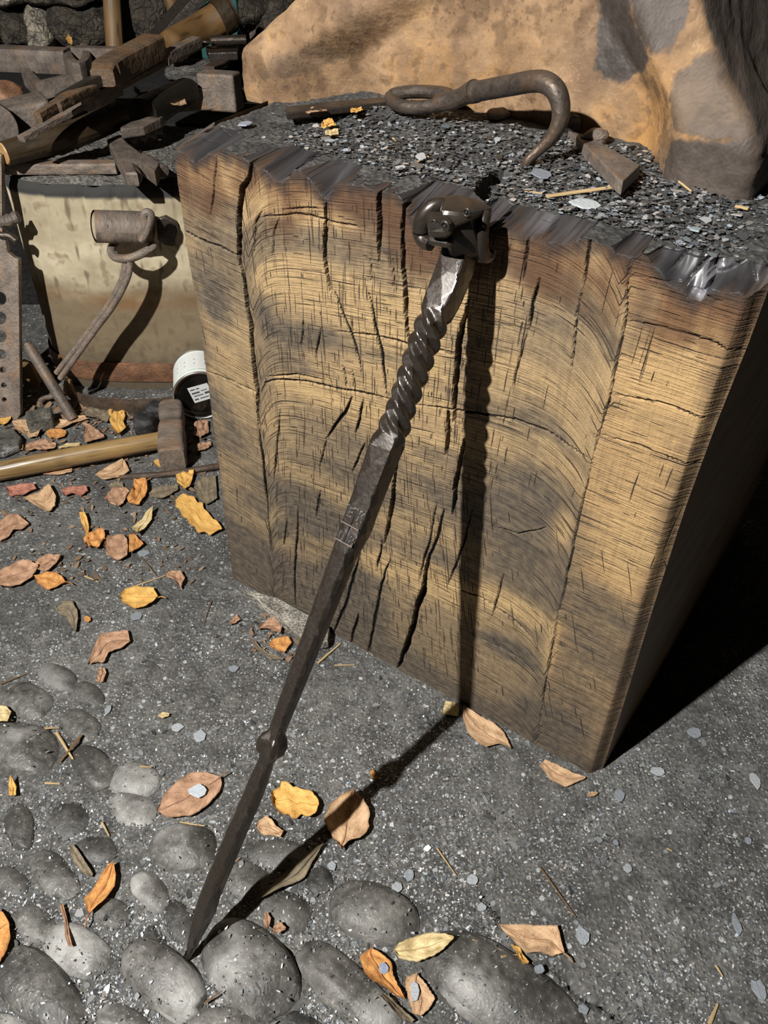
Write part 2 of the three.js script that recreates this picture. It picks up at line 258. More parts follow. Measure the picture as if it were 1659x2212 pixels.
// cracks traced on the face: [width in photograph pixels, depth 0..1, x, y, x, y, ...]
const CRACKS = [
  [11, 1, 546, 335, 538, 380, 524, 405, 520, 450, 515, 500, 517, 553, 526, 600], [9, 1, 517, 553, 530, 620, 545, 740, 555, 850, 560, 920], [6, .9, 560, 920, 568, 1000, 575, 1060, 580, 1110], [3, .5, 580, 1110, 583, 1150, 586, 1200],
  [4, .8, 385, 493, 420, 510, 470, 530, 520, 555], [3, .35, 468, 320, 462, 400, 455, 470], [2.5, .4, 440, 800, 500, 822, 556, 850],
  [8, 1, 706, 440, 703, 480, 700, 530, 706, 590, 713, 632], [6, .9, 724, 630, 745, 690, 770, 750, 781, 802], [9, 1, 822, 372, 820, 430, 823, 480, 820, 565], [7, 1, 880, 400, 874, 450, 871, 520, 875, 640, 882, 720, 890, 762],
  [6, .9, 797, 630, 808, 690, 825, 760, 832, 830, 838, 860], [7, .9, 856, 1000, 850, 1060, 840, 1130, 832, 1178], [11, 1, 1012, 640, 1000, 700, 990, 760, 984, 830, 978, 912], [7, .9, 970, 888, 962, 985], [8, 1, 1003, 950, 985, 1040, 976, 1112],
  [6, .9, 962, 1100, 945, 1160, 930, 1200, 917, 1250], [10, 1, 925, 1205, 912, 1280, 898, 1330, 880, 1390, 858, 1449], [5, .8, 1145, 500, 1135, 560, 1128, 610], [5, .9, 1166, 600, 1150, 660, 1140, 715], [3, .6, 1140, 715, 1120, 780, 1108, 850],
  [4, .8, 563, 848, 572, 826, 600, 819, 660, 825, 720, 838, 800, 851, 880, 872], [3.5, .7, 880, 872, 960, 882, 1040, 893, 1110, 906, 1180, 930, 1272, 990], [3, .6, 720, 715, 800, 724, 880, 742, 992, 766], [3, .5, 575, 815, 640, 808, 700, 822],
  [6, .9, 762, 858, 745, 890, 722, 920, 703, 948], [5, .9, 783, 862, 779, 905, 768, 938], [3.5, .7, 605, 880, 600, 960, 590, 1040], [4.5, .7, 646, 1095, 638, 1180, 637, 1240, 640, 1318], [3.5, .6, 692, 1060, 682, 1120], [3.5, .6, 790, 955, 775, 990, 760, 1020],
  [6, .9, 778, 1190, 760, 1260, 745, 1310, 718, 1372], [4, .8, 826, 1165, 813, 1235], [5, .9, 842, 1205, 825, 1260, 812, 1320, 798, 1412], [6, .9, 775, 1325, 757, 1392], [5, .8, 815, 1290, 806, 1360, 793, 1415], [4, .7, 944, 1085, 925, 1180, 903, 1255],
  [4, .7, 1020, 1100, 1000, 1180, 968, 1262], [5, .8, 1285, 470, 1274, 540, 1258, 622], [2.5, .5, 1258, 622, 1245, 700, 1236, 800], [2.5, .5, 936, 1252, 1030, 1285, 1100, 1330, 1150, 1380, 1170, 1420], [2.5, .5, 1065, 1135, 1120, 1152, 1180, 1140],
  [3, .5, 1362, 560, 1352, 680, 1322, 830, 1278, 1000], [3, .5, 1278, 1000, 1255, 1100, 1238, 1190, 1205, 1330], [2.5, .4, 1205, 1330, 1182, 1450, 1165, 1560], [3, .6, 1350, 690, 1430, 705, 1530, 735, 1600, 770], [2.5, .5, 1330, 850, 1420, 868, 1520, 905], [2.5, .45, 1300, 940, 1390, 965, 1500, 1010],
  [2.5, .45, 1368, 590, 1440, 612, 1560, 650], [3, .5, 560, 468, 640, 462, 720, 478, 790, 492], [2.5, .5, 610, 452, 690, 450], [3, .5, 548, 545, 552, 480, 566, 455], [2.5, .4, 590, 560, 592, 500, 604, 470], [3, .6, 655, 690, 650, 750], [3, .6, 692, 710, 680, 780],
  [3, .6, 740, 790, 748, 835], [3, .6, 760, 800, 766, 845], [2.5, .5, 850, 560, 850, 640], [2.5, .5, 800, 560, 803, 610], [4, .8, 900, 390, 896, 430, 884, 470], [3, .6, 620, 1120, 612, 1180], [3, .5, 705, 950, 690, 1010], [3, .5, 1090, 1240, 1060, 1340], [2.5, .4, 1040, 1380, 1120, 1420, 1170, 1470],
];
const depthF = new Float32Array(FN * FN), openF = new Float32Array(FN * FN), fineF = new Float32Array(FN * FN);
function drawCrack(field, pts, wid, dep, r, wobble = 1, taper = true) {  // pts in face metres
  let L = 0; const seg = []; for (let i = 1; i < pts.length; i++) { const l = Math.hypot(pts[i][0] - pts[i - 1][0], pts[i][1] - pts[i - 1][1]); seg.push([L, l]); L += l; }
  const step = FS * 0.7, ph = r() * 100;
  for (let s = 0; s <= L; s += step) {
    let i = 0; while (i < seg.length - 1 && s > seg[i][0] + seg[i][1]) i++;
    const f = (s - seg[i][0]) / seg[i][1], dx = pts[i + 1][0] - pts[i][0], dy = pts[i + 1][1] - pts[i][1], l = seg[i][1], nx = -dy / l, ny = dx / l;
    const wob = wobble * (fbm(s * 32 + ph, ph, 2) * 0.0030 + n2(s * 260, ph) * 0.00035), x = lerp(pts[i][0], pts[i + 1][0], f) + nx * wob, y = lerp(pts[i][1], pts[i + 1][1], f) + ny * wob;
    const e = taper ? Math.pow(clamp(Math.min(s, L - s) / (L * 0.3) + 0.12), 0.7) : 1, w = wid * e * (0.98 + 0.28 * n2(s * 70 + ph, 3.3)), R = Math.max(w * 0.5, FS * 0.7);
    const i0 = Math.floor((x - R * 1.8 - FA0) / FS), i1 = Math.ceil((x + R * 1.8 - FA0) / FS), j0 = Math.floor((y - R * 1.8 - FB0) / FS), j1 = Math.ceil((y + R * 1.8 - FB0) / FS);
    for (let j = Math.max(0, j0); j <= Math.min(FN - 1, j1); j++) for (let k = Math.max(0, i0); k <= Math.min(FN - 1, i1); k++) {
      const d = Math.hypot(FA0 + (k + .5) * FS - x, FB0 + (j + .5) * FS - y) / R, v = dep * e ** .5 * sstep(1.25, 0.6, d), q = j * FN + k; if (v > field[q]) field[q] = v;
    }
  }
}
const grainBend = (a, b) => {                                          // how the rings of the trunk bend between the two long seams
  const l = interp(kerf, b), r = interp(ridge, b); if (a < l) return -0.16 * (a - l); if (a > r) return -0.03 * (a - r);
  const m = (a - l) / (r - l); return (0.12 - .09 * sstep(.3, .1, b)) * (a - l) - 0.055 * Math.pow(m, 12) * (.5 + b) - 0.045 * Math.pow(1 - m, 22);
};
{
  const r = rng(5);
  for (const [w, d, ...q] of CRACKS) {
    const pts = []; let m = 0; for (let i = 0; i < q.length; i += 2) { pts.push(faceAB(q[i], q[i + 1])); m += pxm(faceP(...pts[pts.length - 1])); }
    const seed = Math.floor(r() * 1e6), wm = w * m / pts.length; drawCrack(depthF, pts, wm, d, rng(seed), w > 6 ? 1 : 0.7); drawCrack(openF, pts, wm, w > 6.5 ? 1 : .22, rng(seed), w > 6 ? 1 : 0.7);

  }
  for (let k = 0; k < 1300; k++) {                                     // drying checks along the rings
    const a = FA0 + r() * 0.6, b = r() * 0.54, L = 0.006 + r() * r() * 0.06, pts = [], g0 = b - grainBend(a, b);
    for (let i = 0; i <= 6; i++) { const x = a + L * i / 6; pts.push([x, g0 + grainBend(x, b)]); }
    drawCrack(fineF, pts, 0.0003 + r() * r() * 0.0009, 0.25 + r() * .5, r, 0.35);
  }
  for (let k = 0; k < 1300; k++) {                                      // and across them, down the rays
    const b = 0.02 + r() * 0.5, l = interp(kerf, b), q = interp(ridge, b), a = r() < .8 ? lerp(l, q, r() * .8) : FA0 + r() * 0.6, L = 0.004 + r() * r() * 0.045, tilt = 0.35 * (a - 0.2) * (b < 0.28 ? -1.6 : 0.4);
    drawCrack(fineF, [[a, b], [a + tilt * L, b + L * .5], [a + 2 * tilt * L, b + L]], 0.0004 + r() * 0.0006, 0.3 + r() * .5, r, 0.3);
  }
}
// greyed and blackened patches, in photograph pixels: x, y, rx, ry, strength (negative: fresher wood)
const STAINS = [[650, 1085, 130, 42, 1], [520, 1190, 90, 85, .75], [700, 1010, 150, 26, .5], [640, 705, 110, 45, .6], [1040, 1110, 160, 60, .9], [1140, 1080, 70, 55, .6], [1150, 1250, 150, 75, .8], [1290, 1400, 110, 90, .75], [1230, 1520, 90, 100, .65], [1100, 1402, 55, 22, 1], [440, 850, 60, 40, .7], [500, 930, 60, 50, .7], [1190, 740, 120, 55, .5], [1395, 670, 35, 60, .9], [1200, 670, 90, 40, .4], [460, 640, 45, 60, .55], [800, 1010, 90, 60, .5],
  [700, 930, 110, 50, .45], [610, 1240, 100, 60, .35], [900, 1480, 300, 46, .9], [700, 1330, 150, 40, .8], [1180, 1600, 120, 60, .8], [1280, 1250, 60, 50, .3], [970, 530, 60, 60, .4], [780, 450, 90, 22, .9], [870, 495, 40, 16, .95], [845, 545, 20, 12, .8], [420, 745, 40, 50, .5],
  [640, 450, 120, 32, -.8], [620, 620, 90, 60, -.5], [700, 850, 130, 26, -.9], [850, 700, 120, 120, -.5], [900, 1250, 150, 40, -.7], [1090, 1300, 120, 26, -1], [1430, 860, 120, 130, -.8], [1370, 1180, 110, 110, -.9], [1420, 720, 90, 40, -.4], [470, 400, 80, 30, -.7], [520, 720, 40, 90, -.5], [930, 830, 70, 60, -.5], [1080, 850, 70, 40, -.4], [560, 1150, 60, 22, -.5], [1215, 1140, 20, 40, -.9], [1190, 1400, 14, 60, -.9]].map(([x, y, rx, ry, s]) => { const [a, b] = faceAB(x, y), [a2] = faceAB(x + rx, y + rx * .3), [, b2] = faceAB(x, y + ry); return [a, b, Math.abs(a2 - a) + 1e-3, Math.abs(b2 - b) + 1e-3, s]; });
const recessAt = (a, b) => {                                           // hammered and burnt-away arris along the top
  const c = interp(charEdge, a) + 0.003 * n2(a * 120, 4.4), lip = interp(lipEdge, a); if (b < c) return 0;
  const t = clamp((b - c) / Math.max(0.004, TOP - c)), q = a + .25 * (TOP - b) * n2(a * 14, 8) , [d1, d2, id] = worley(q * 62 + 0.5 * n2(b * 40, a * 30), b * 16 + a * 9), tx = PERM[id] / 255 - .5, ty = PERM[id + 91] / 255 - .5;
  const fac = (tx * 1.3 + ty * .6 * (t - .5) + tx * 2.2 * (d1 - .45)) ;
  return Math.max(0, lip * Math.pow(t, 0.6 + .5 * (ty + .5)) + 0.0125 * Math.min(1, t * 4) * (1 - t * .45) * (fac + .15) + 0.0035 * Math.min(1, t * 4) * sstep(.16, 0, d2 - d1) + 0.0016 * t * n2(a * 260, b * 70));
};
const facetId = (a, b) => worley((a + .25 * (TOP - b) * n2(a * 14, 8)) * 62 + 0.5 * n2(b * 40, a * 30), b * 16 + a * 9)[2];
const FACE = (() => {
  const c = new Uint8Array(FN * FN * 4), h = new Uint8Array(FN * FN * 4), q = new Uint8Array(FN * FN * 4);
  for (let j = 0; j < FN; j++) for (let i = 0; i < FN; i++) {
    const a = FA0 + (i + .5) * FS, b = FB0 + (j + .5) * FS, k = j * FN + i, g = b - grainBend(a, b), l = interp(kerf, b), r = interp(ridge, b);
    const ring = fbm(a * 9, g * 260, 3), ring2 = n2(a * 14 + 50, g * 620), rays = fbm(a * 330, b * 9, 2), blot = fbm(a * 9 + 7, g * 24, 4), big = fbm(a * 3.5 + 3, g * 11 + 8, 3), pore = n2(a * 1100, g * 1500), saw = n2(a * 40, g * 900), mott = fbm(a * 120, g * 170, 3);
    let st = 0; for (const [x, y, rx, ry, s] of STAINS) { const dx = (a - x) / rx, dy = (b - y) / ry, d = dx * dx + dy * dy; if (d < 4) st += s * sstep(1.5, 0.25, Math.sqrt(d) + blot * .55); }
    const grey = clamp(sstep(-0.08, 0.30, big + blot * .7) * 0.66 + st * .8 + sstep(.36, 0, b + blot * .1) * .5 - (a > r ? .22 : 0));
    let col = mixc([158, 134, 96], [184, 158, 112], clamp(.5 + blot));
    if (a > r) col = mixc(col, [178, 140, 90], .45);
    col = mixc(col, [118, 98, 70], clamp(.22 + ring * .65 + rays * .45 + blot * .7 + mott * .5) * .85);
    col = mixc(col, mixc([100, 90, 74], [70, 64, 56], clamp(.5 + ring * .6 + pore * .4 + mott * 1.4)), grey * .9);
    col = mixc(col, [218, 186, 124], clamp(-st * .5 + sstep(.25, .6, ring2 + ring + mott * .5) * .26 - grey * .35) * (.6 + pore * .4));
    const f = fineF[k], d = depthF[k];
    col = mixc(col, [40, 32, 24], clamp(f * 1.15)); col = mixc(col, [15, 11, 8], clamp(d * 1.5));
    // char
    const ce = interp(charEdge, a) + 0.004 * n2(a * 90, b * 60), up = b - ce;
    const burn = sstep(-0.062, -0.002, up + blot * .05 + .022 * n2(a * 30, 3) + .012 * n2(a * 90, b * 30)); col = mixc(col, [84, 56, 34], burn * .8); col = mixc(col, [50, 40, 34], sstep(-0.014, 0.001, up + n2(a * 160, b * 90) * .004) * .85);
    const ch = sstep(-0.002, 0.003, up); const cn = fbm(a * 60, b * 25, 3); col = mixc(col, mixc([40, 39, 39], [80, 79, 80], clamp(.4 + cn)), ch); let paintedShine = 0;
    if (ch > 0) { const id = facetId(a, b); paintedShine = ch * sstep(.74, .80, PERM[id + 33] / 255) * sstep(-.25, .35, cn + .3 * n2(a * 300, b * 120)) * ((a < .15 || a > .40) ? 1 : .35); col = mixc(col, [150, 150, 153], paintedShine * .8); }  // silver glints of some char facets painted into the colour
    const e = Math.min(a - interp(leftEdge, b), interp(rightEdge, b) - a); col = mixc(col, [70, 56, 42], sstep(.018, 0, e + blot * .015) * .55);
    const t = k * 4; c[t] = clamp(col[0], 0, 255); c[t + 1] = clamp(col[1], 0, 255); c[t + 2] = clamp(col[2], 0, 255); c[t + 3] = 255;
    const hh = clamp(.55 + (ring * .20 + ring2 * .14 + rays * .22 + pore * .12 + saw * .14 + mott * .22) * (1 - ch) * (1 - .3 * grey) - f * .8 - d * .5 + ch * (cn * .3 + n2(a * 200, b * 60) * .2)) * 255; h[t] = h[t + 1] = h[t + 2] = hh; h[t + 3] = 255;
    const ro = clamp(.88 - ch * (.48 - .25 * cn) - paintedShine * .12) * 255; q[t] = q[t + 1] = q[t + 2] = ro; q[t + 3] = 255;
  }
  return { map: finish(new THREE.DataTexture(c, FN, FN), true, false), bumpMap: finish(new THREE.DataTexture(h, FN, FN), false, false), roughnessMap: finish(new THREE.DataTexture(q, FN, FN), false, false) };
})();
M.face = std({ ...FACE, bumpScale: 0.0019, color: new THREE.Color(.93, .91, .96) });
M.char = std({ ...T_STONE, bumpScale: 0.0016, color: new THREE.Color(0.42, 0.42, 0.43), roughness: 0.8 });
const sampleField = (f, a, b) => { const x = clamp((a - FA0) / FS - .5, 0, FN - 1.01), y = clamp((b - FB0) / FS - .5, 0, FN - 1.01), i = x | 0, j = y | 0, u = x - i, v = y - j, k = j * FN + i; return lerp(lerp(f[k], f[k + 1], u), lerp(f[k + FN], f[k + FN + 1], u), v); };
const block = thing('timber_block', 'big square oak block with cracked ochre face and charred edge carrying the anvil', 'block', faceP(0.25, 0, -0.2));
const faceShape = (s, t) => {
  let b = t * TOP, a = 0; for (let k = 0; k < 3; k++) { a = lerp(interp(leftEdge, b), interp(rightEdge, b), s); b = lerp(interp(bottomEdge, a), TOP, t); }
  const round = 0.012 * sstep(0.010, 0, Math.min(s, 1 - s) * 0.52), crack = sampleField(openF, a, b), rec = recessAt(a, b);
  return [a, b, -rec - round - 0.015 * crack * (rec > 0 ? 0.6 : 1) + 0.0018 * fbm(a * 14, b * 14, 3) + 0.0007 * fbm(a * 60, b * 60, 2)];
};
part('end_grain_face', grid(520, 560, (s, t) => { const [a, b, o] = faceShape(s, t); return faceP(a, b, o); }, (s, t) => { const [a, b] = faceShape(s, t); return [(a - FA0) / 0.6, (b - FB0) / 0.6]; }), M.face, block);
M.chartop = std({ ...T_ASH, bumpScale: .003, color: new THREE.Color(.42, .43, .45) });
const DEPTH = 0.46, leftBack = V(0.476, 0, -0.88), rightBack = V(0.576, 0, -0.817);
const NOTCH = [[1030, 430], [1052, 402], [1084, 377]].map(([x, y]) => G(x, y, TOP));
const mound = (p) => { const d = p.clone().sub(AO0), x = d.dot(AX0), z = d.dot(AZ0); return .011 * sstep(.035, -.045, z + .015 * n2(x * 14, z * 14)) * sstep(.02, .14, x) * sstep(.52, .40, x); };       // the heap of scale against the anvil
const AO0 = V(-.145, TOP, -.915), AX0 = V(.796, 0, .606).normalize(), AZ0 = V(-AX0.z, 0, AX0.x);
const topY = (p) => { let y = TOP + mound(p) + 0.0022 * fbm(p.x * 30, p.z * 30, 3) + 0.001 * n2(p.x * 150, p.z * 150); for (let i = 0; i < 2; i++) { const q = NOTCH[i], e = NOTCH[i + 1], d = e.clone().sub(q), t = clamp(p.clone().sub(q).dot(d) / d.lengthSq()), w = p.distanceTo(q.clone().addScaledVector(d, t).setY(p.y)); y -= 0.045 * sstep(0.0075, 0.003, w); } return y; };
part('charred_top', grid(340, 220, (s, t) => {
  const [a, , o] = faceShape(s, 1), p = faceP(a, TOP, o), q = p.clone().addScaledVector(leftBack.clone().lerp(rightBack, s), DEPTH * t);
  q.y = topY(q) - 0.006 * sstep(.02, 0, Math.min(s, 1 - s)); if (t === 0) q.y = TOP; return q;
}, (s, t, p) => [p.x / 0.25, p.z / 0.25]), M.chartop, block);
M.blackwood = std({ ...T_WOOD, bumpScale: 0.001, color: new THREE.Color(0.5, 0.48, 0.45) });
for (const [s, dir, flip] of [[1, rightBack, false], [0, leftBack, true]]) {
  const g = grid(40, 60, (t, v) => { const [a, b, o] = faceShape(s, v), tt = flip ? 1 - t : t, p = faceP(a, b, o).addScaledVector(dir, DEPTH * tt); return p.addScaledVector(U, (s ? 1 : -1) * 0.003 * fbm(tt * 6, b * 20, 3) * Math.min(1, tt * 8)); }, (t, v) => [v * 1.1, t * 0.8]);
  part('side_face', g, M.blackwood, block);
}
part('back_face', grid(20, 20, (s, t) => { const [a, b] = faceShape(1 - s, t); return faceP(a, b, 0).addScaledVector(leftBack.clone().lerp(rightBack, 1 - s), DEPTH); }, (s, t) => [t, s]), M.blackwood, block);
// ---------------------------------------------------------------- floor: trodden earth with cobbles set in its lower left corner
const T_EARTH = maps(2048, 2048, (u, v) => {                           // 0.8 m a side
  const a = fbm(u * 6, v * 6, 4, 6), m = fbm(u * 40, v * 40, 3, 40), b = n2(u * 200, v * 200, 200), patch = clamp(.5 + fbm(u * 9 + 5, v * 9, 4, 9) * 1.6);
  const [d1, d2, id] = worley(u * 230, v * 230, 230), [e1, , id2] = worley(u * 90, v * 90, 90);
  let c = mixc([62, 61, 59], [112, 111, 108], clamp(.48 + a * .6 + m * .75 + b * .35 + n2(u * 420, v * 420, 420) * .25));
  const grit = id / 255 < .16 + .5 * patch ? sstep(.40, .22, d1) : 0; c = mixc(c, id % 5 === 0 ? [206, 206, 204] : id % 3 === 0 ? [150, 152, 154] : [116, 114, 110], grit * (.35 + .5 * patch));
  const chip = id2 / 255 < .05 + .15 * patch ? sstep(.30, .22, e1 + b * .08) : 0; c = mixc(c, id2 % 4 === 0 ? [192, 196, 198] : [140, 145, 148], chip * .75);
  return [...c, clamp(.4 + a * .2 + m * .4 + b * .2 + grit * .25 + chip * .15 ), .92 - grit * .25];
});
M.earth = std({ ...T_EARTH, bumpScale: 0.0026 });
const floorY = (x, z) => 0.006 * fbm(x * 5 + 3, z * 5, 3) + 0.0022 * fbm(x * 30, z * 30, 3);
const near0 = (x, z) => { const d = faceAB; const p = V(x, 0, z).sub(A0); const n = p.dot(N), a = p.dot(U); return sstep(0.10, 0.0, Math.max(0, Math.abs(n) < 9 ? (n > 0 ? n : 0) : 1)) * (a > -.1 && a < .62 ? 1 : 0); };
const FISS = [[1190, 2072], [1212, 2098], [1232, 2128], [1268, 2156], [1300, 2168], [1328, 2186], [1350, 2212], [1370, 2240]].map(([x, y]) => G(x, y));
const FISS2 = [[1042, 1925], [1052, 1940], [1078, 1972], [1086, 2000]].map(([x, y]) => G(x, y));
function groundY(x, z) {
  let y = floorY(x, z) * (1 - .8 * near0(x, z));
  if (z > -.42 && x > -.1) for (const P of [FISS, FISS2]) for (let i = 0; i < P.length - 1; i++) { const q = P[i], dx = P[i + 1].x - q.x, dz = P[i + 1].z - q.z, t = clamp(((x - q.x) * dx + (z - q.z) * dz) / (dx * dx + dz * dz)), w = Math.hypot(x - q.x - dx * t, z - q.z - dz * t); y -= 0.006 * sstep(.0035, .001, w + .0012 * n2(x * 300, z * 300)); }
  return y;
}
const floor = new THREE.Group(); floor.name = 'floor'; floor.userData.kind = 'structure'; scene.add(floor);
mesh('packed_earth', grid(400, 400, (s, t) => { const x = lerp(-.78, .82, s), z = lerp(-.12, -1.32, t); return V(x, groundY(x, z), z); }, (s, t, p) => [p.x / .8, -p.z / .8]), M.earth, floor);
{ // the same earth running on under the bench and out of sight
  const far = []; for (const [x0, x1, z0, z1] of [[-2.4, 2.6, -1.32, -2.6], [-2.4, -.78, .6, -1.32], [.82, 2.6, .6, -1.32], [-.78, .82, .6, -.12]]) far.push(grid(40, 40, (s, t) => { const x = lerp(x0, x1, s), z = lerp(z0, z1, t); return V(x, floorY(x, z), z); }, (s, t, p) => [p.x / .8, -p.z / .8]));
  mesh('outer_earth', mergeGeometries(far), M.earth, floor);
  mesh('subsoil', new RoundedBoxGeometry(5.2, .2, 3.4, 1, .01).translate(.1, -.14, -1.0), M.darkstone, floor);
}
// cobbles: centre x, y, length, width in the photograph, turn in degrees (clockwise), height
const COBBLES = [[55, 1512, 112, 78, 30, .5], [126, 1463, 84, 52, 35, .4], [192, 1497, 74, 46, 40, .3], [172, 1566, 82, 66, 40, .5], [42, 1615, 158, 122, 30, .6], [200, 1655, 108, 74, 52, .5], [292, 1682, 96, 82, 30, .55], [285, 1745, 104, 76, 30, .5], [40, 1782, 102, 62, 76, .6], [152, 1768, 96, 74, 20, .35], [398, 1832, 146, 104, 4, .7], [204, 1838, 92, 66, 10, .4], [117, 1890, 124, 74, 48, .55], [22, 1902, 84, 58, 30, .35],
  [325, 1928, 96, 62, 55, .5], [242, 1977, 90, 64, 30, .5], [388, 1995, 100, 60, 70, .4], [76, 2000, 108, 80, 40, .45], [168, 2058, 156, 100, 30, .5], [352, 2112, 206, 118, 42, .8], [86, 2142, 232, 126, 44, .8], [262, 2206, 124, 70, 18, .6], [546, 2092, 244, 150, 47, .75], [748, 2134, 266, 104, 41, .75], [806, 1972, 188, 118, 22, .75], [1085, 2142, 392, 158, 33, .8], [600, 1846, 150, 64, 3, .35], [534, 1906, 116, 82, 30, .45], [616, 1966, 124, 84, 30, .35], [488, 2212, 190, 74, 10, .6], [690, 1902, 60, 64, 60, .35], [655, 2220, 120, 60, 20, .4], [330, 2030, 70, 44, 30, .25], [20, 2235, 120, 80, 20, .6]];
COBBLES.forEach(([x, y, l, w, a, h], i) => {
  const c = G(x, y), t = a * Math.PI / 180, e = G(x + Math.cos(t) * l / 2, y + Math.sin(t) * l / 2).sub(G(x - Math.cos(t) * l / 2, y - Math.sin(t) * l / 2));
  const f = G(x - Math.sin(t) * w / 2, y + Math.cos(t) * w / 2).sub(G(x + Math.sin(t) * w / 2, y - Math.cos(t) * w / 2));
  const rx = e.length() / 2 * 1.12, rot = Math.atan2(-e.z, e.x), ez = e.clone().normalize(), wz = Math.abs(f.dot(V(-ez.z, 0, ez.x))) / 2 * 1.18, up = Math.min(wz, rx) * (.50 + .34 * h) , m = mesh('cobblestone', boulder(rx, up, wz, 300 + i, { detail: 44, e: 2.3, amp: .085, facet: .25 }), h < .45 ? M.cobbleDirt : M.cobble, floor);
  m.rotation.y = rot; m.position.set(c.x, groundY(c.x, c.z) - up * (.72 - .48 * h), c.z); m.geometry = boxUV(m.geometry, .35);
  const uv = m.geometry.attributes.uv; for (let k = 0; k < uv.count; k++) uv.setXY(k, uv.getX(k) + i * .37, uv.getY(k) + i * .61);
});
function cobbleTop(x, z) { let y = -1; for (const m of floor.children) if (m.name.startsWith('cobble')) { m.geometry.boundingBox ?? m.geometry.computeBoundingBox(); const b = m.geometry.boundingBox, dx = x - m.position.x, dz = z - m.position.z, c = Math.cos(m.rotation.y), s = Math.sin(m.rotation.y), u = (dx * c - dz * s) / b.max.x, v = (dx * s + dz * c) / b.max.z, q = 1 - Math.pow(Math.abs(u), 2.35) - Math.pow(Math.abs(v), 2.35); if (q > 0) y = Math.max(y, m.position.y + b.max.y * Math.pow(q, 1 / 2.35)); } return y; }
const surfY = (x, z) => Math.max(groundY(x, z), cobbleTop(x, z));
// scale struck off hot iron: thin angular flakes nobody could count
const flakeGeo = (seed) => { const r = rng(seed), n = 5 + Math.floor(r() * 3), s = new THREE.Shape(); for (let i = 0; i < n; i++) { const a = (i + r() * .6) / n * 6.283, q = .55 + r() * .6; i ? s.lineTo(Math.cos(a) * q, Math.sin(a) * q * .75) : s.moveTo(Math.cos(a) * q, Math.sin(a) * q * .75); } const g = new THREE.ExtrudeGeometry(s, { depth: .07, bevelEnabled: false }); g.rotateX(-Math.PI / 2); return g; };
function scatter(name, count, label, pick, seed) {                     // one object, wherever it lies
  const r = rng(seed), d = new THREE.Object3D(), col = new THREE.Color(), m = new THREE.InstancedMesh(flakeGeo(seed), M.flake, count); m.name = numbered(name); m.userData.kind = 'stuff'; m.userData.label = label; m.userData.category = 'scale'; m.castShadow = m.receiveShadow = true;
  for (let i = 0; i < count; i++) { const q = pick(r); d.position.set(q.x, q.y, q.z); d.rotation.set((r() - .5) * q.tilt, r() * 6.283, (r() - .5) * q.tilt); d.scale.set(q.s * (.7 + r() * .7), q.s, q.s * (.6 + r() * .6)); d.updateMatrix(); m.setMatrixAt(i, d.matrix); m.setColorAt(i, col.setRGB(...q.c)); }
  scene.add(m); return m;
}
const greys = (r) => { const k = r(), l = k < .35 ? .05 + r() * .06 : k < .8 ? .14 + r() * .16 : .36 + r() * .3, blue = .9 + r() * .25; return [l * (2 - blue) , l, l * blue]; };
scatter('iron_scale', 34000, 'loose grey flakes of iron scale strewn over the earth floor', (r) => {
  for (;;) {
    const p = G(r() * 1760 - 40, 860 + Math.pow(r(), .9) * 1420), f = V(p.x, 0, p.z).sub(A0), n = f.dot(N), a = f.dot(U); if (a > -.01 && a < .52 && n < .004 && n > -.45) continue;
    const dens = clamp(.30 + 1.3 * fbm(p.x * 11 + 5, p.z * 11, 3) + (n > 0 && n < .16 && a > 0 && a < .55 ? .45 : 0) + (p.z > -.55 && p.x < .1 ? .45 : 0)); if (r() > dens) continue;
    const big = r(), s = .0006 + .0014 * Math.pow(r(), 2.2) + (big > .988 ? .0018 + .002 * r() : 0), tone = greys(r).map((k) => s > .0021 ? Math.min(k, .30) * .9 : k); const c = cobbleTop(p.x, p.z), g = groundY(p.x, p.z); if (c > g + .002 && r() < .93) continue;
    return { x: p.x, y: Math.max(c, g) + s * .12, z: p.z, s, tilt: .7, c: tone };
  }
}, 900);
// ---------------------------------------------------------------- walls and roof of the forge
function structure(name, geo, mat) { const m = mesh(name, geo, mat, scene); m.name = name; m.userData.kind = 'structure'; return m; }
const WZ = -2.02;
structure('wall_left', boxUV(new RoundedBoxGeometry(.2, 2.9, 3.6, 1, .01).translate(-2.4, 1.35, -.9), .5), M.wall);
structure('wall_right', boxUV(new RoundedBoxGeometry(.2, 2.9, 3.6, 1, .01).translate(2.5, 1.35, -.9), .5), M.wall);
structure('ceiling', boxUV(new RoundedBoxGeometry(5.2, .15, 3.6, 1, .01).translate(.05, 2.85, -.9), .5), M.darkwood);
const wall = new THREE.Group(); wall.name = 'wall_back'; wall.userData.kind = 'structure'; scene.add(wall);
mesh('mortar_backing', boxUV(new RoundedBoxGeometry(5.0, 2.9, .2, 1, .01).translate(.05, 1.35, WZ - .16), .5), M.wall, wall);
const WP = (x, y, z = WZ) => PL(x, y, V(0, 0, z), V(0, 0, 1));
for (const [x, y, w, h, m, s] of [[48, 58, 72, 60, 'wall', 1], [92, 62, 48, 92, 'whitewash', 2], [176, 50, 128, 112, 'wall', 3], [312, 36, 120, 130, 'wall', 4], [-12, 48, 52, 48, 'greystone', 5], [135, -14, 150, 34, 'wall', 6], [25, -2, 72, 22, 'whitewash', 7], [415, 40, 90, 120, 'wall', 8], [520, 10, 110, 110, 'wall', 9], [-60, 100, 110, 60, 'wall', 10], [240, -40, 130, 60, 'wall', 11], [600, 60, 90, 110, 'wall', 12]]) {
  const p = WP(x, y), k = pxm(p), g = boulder(w / 2 * k * 1.06, h / 2 * k * 1.06, .05, 500 + s, { detail: 48, e: 4, amp: .10, facet: .7 }); rough3(g, .006, 26, s); rough3(g, .003, 70, s); boxUV(g, .22);
  mesh('wall_stone', g, M[m], wall).position.copy(p);
}
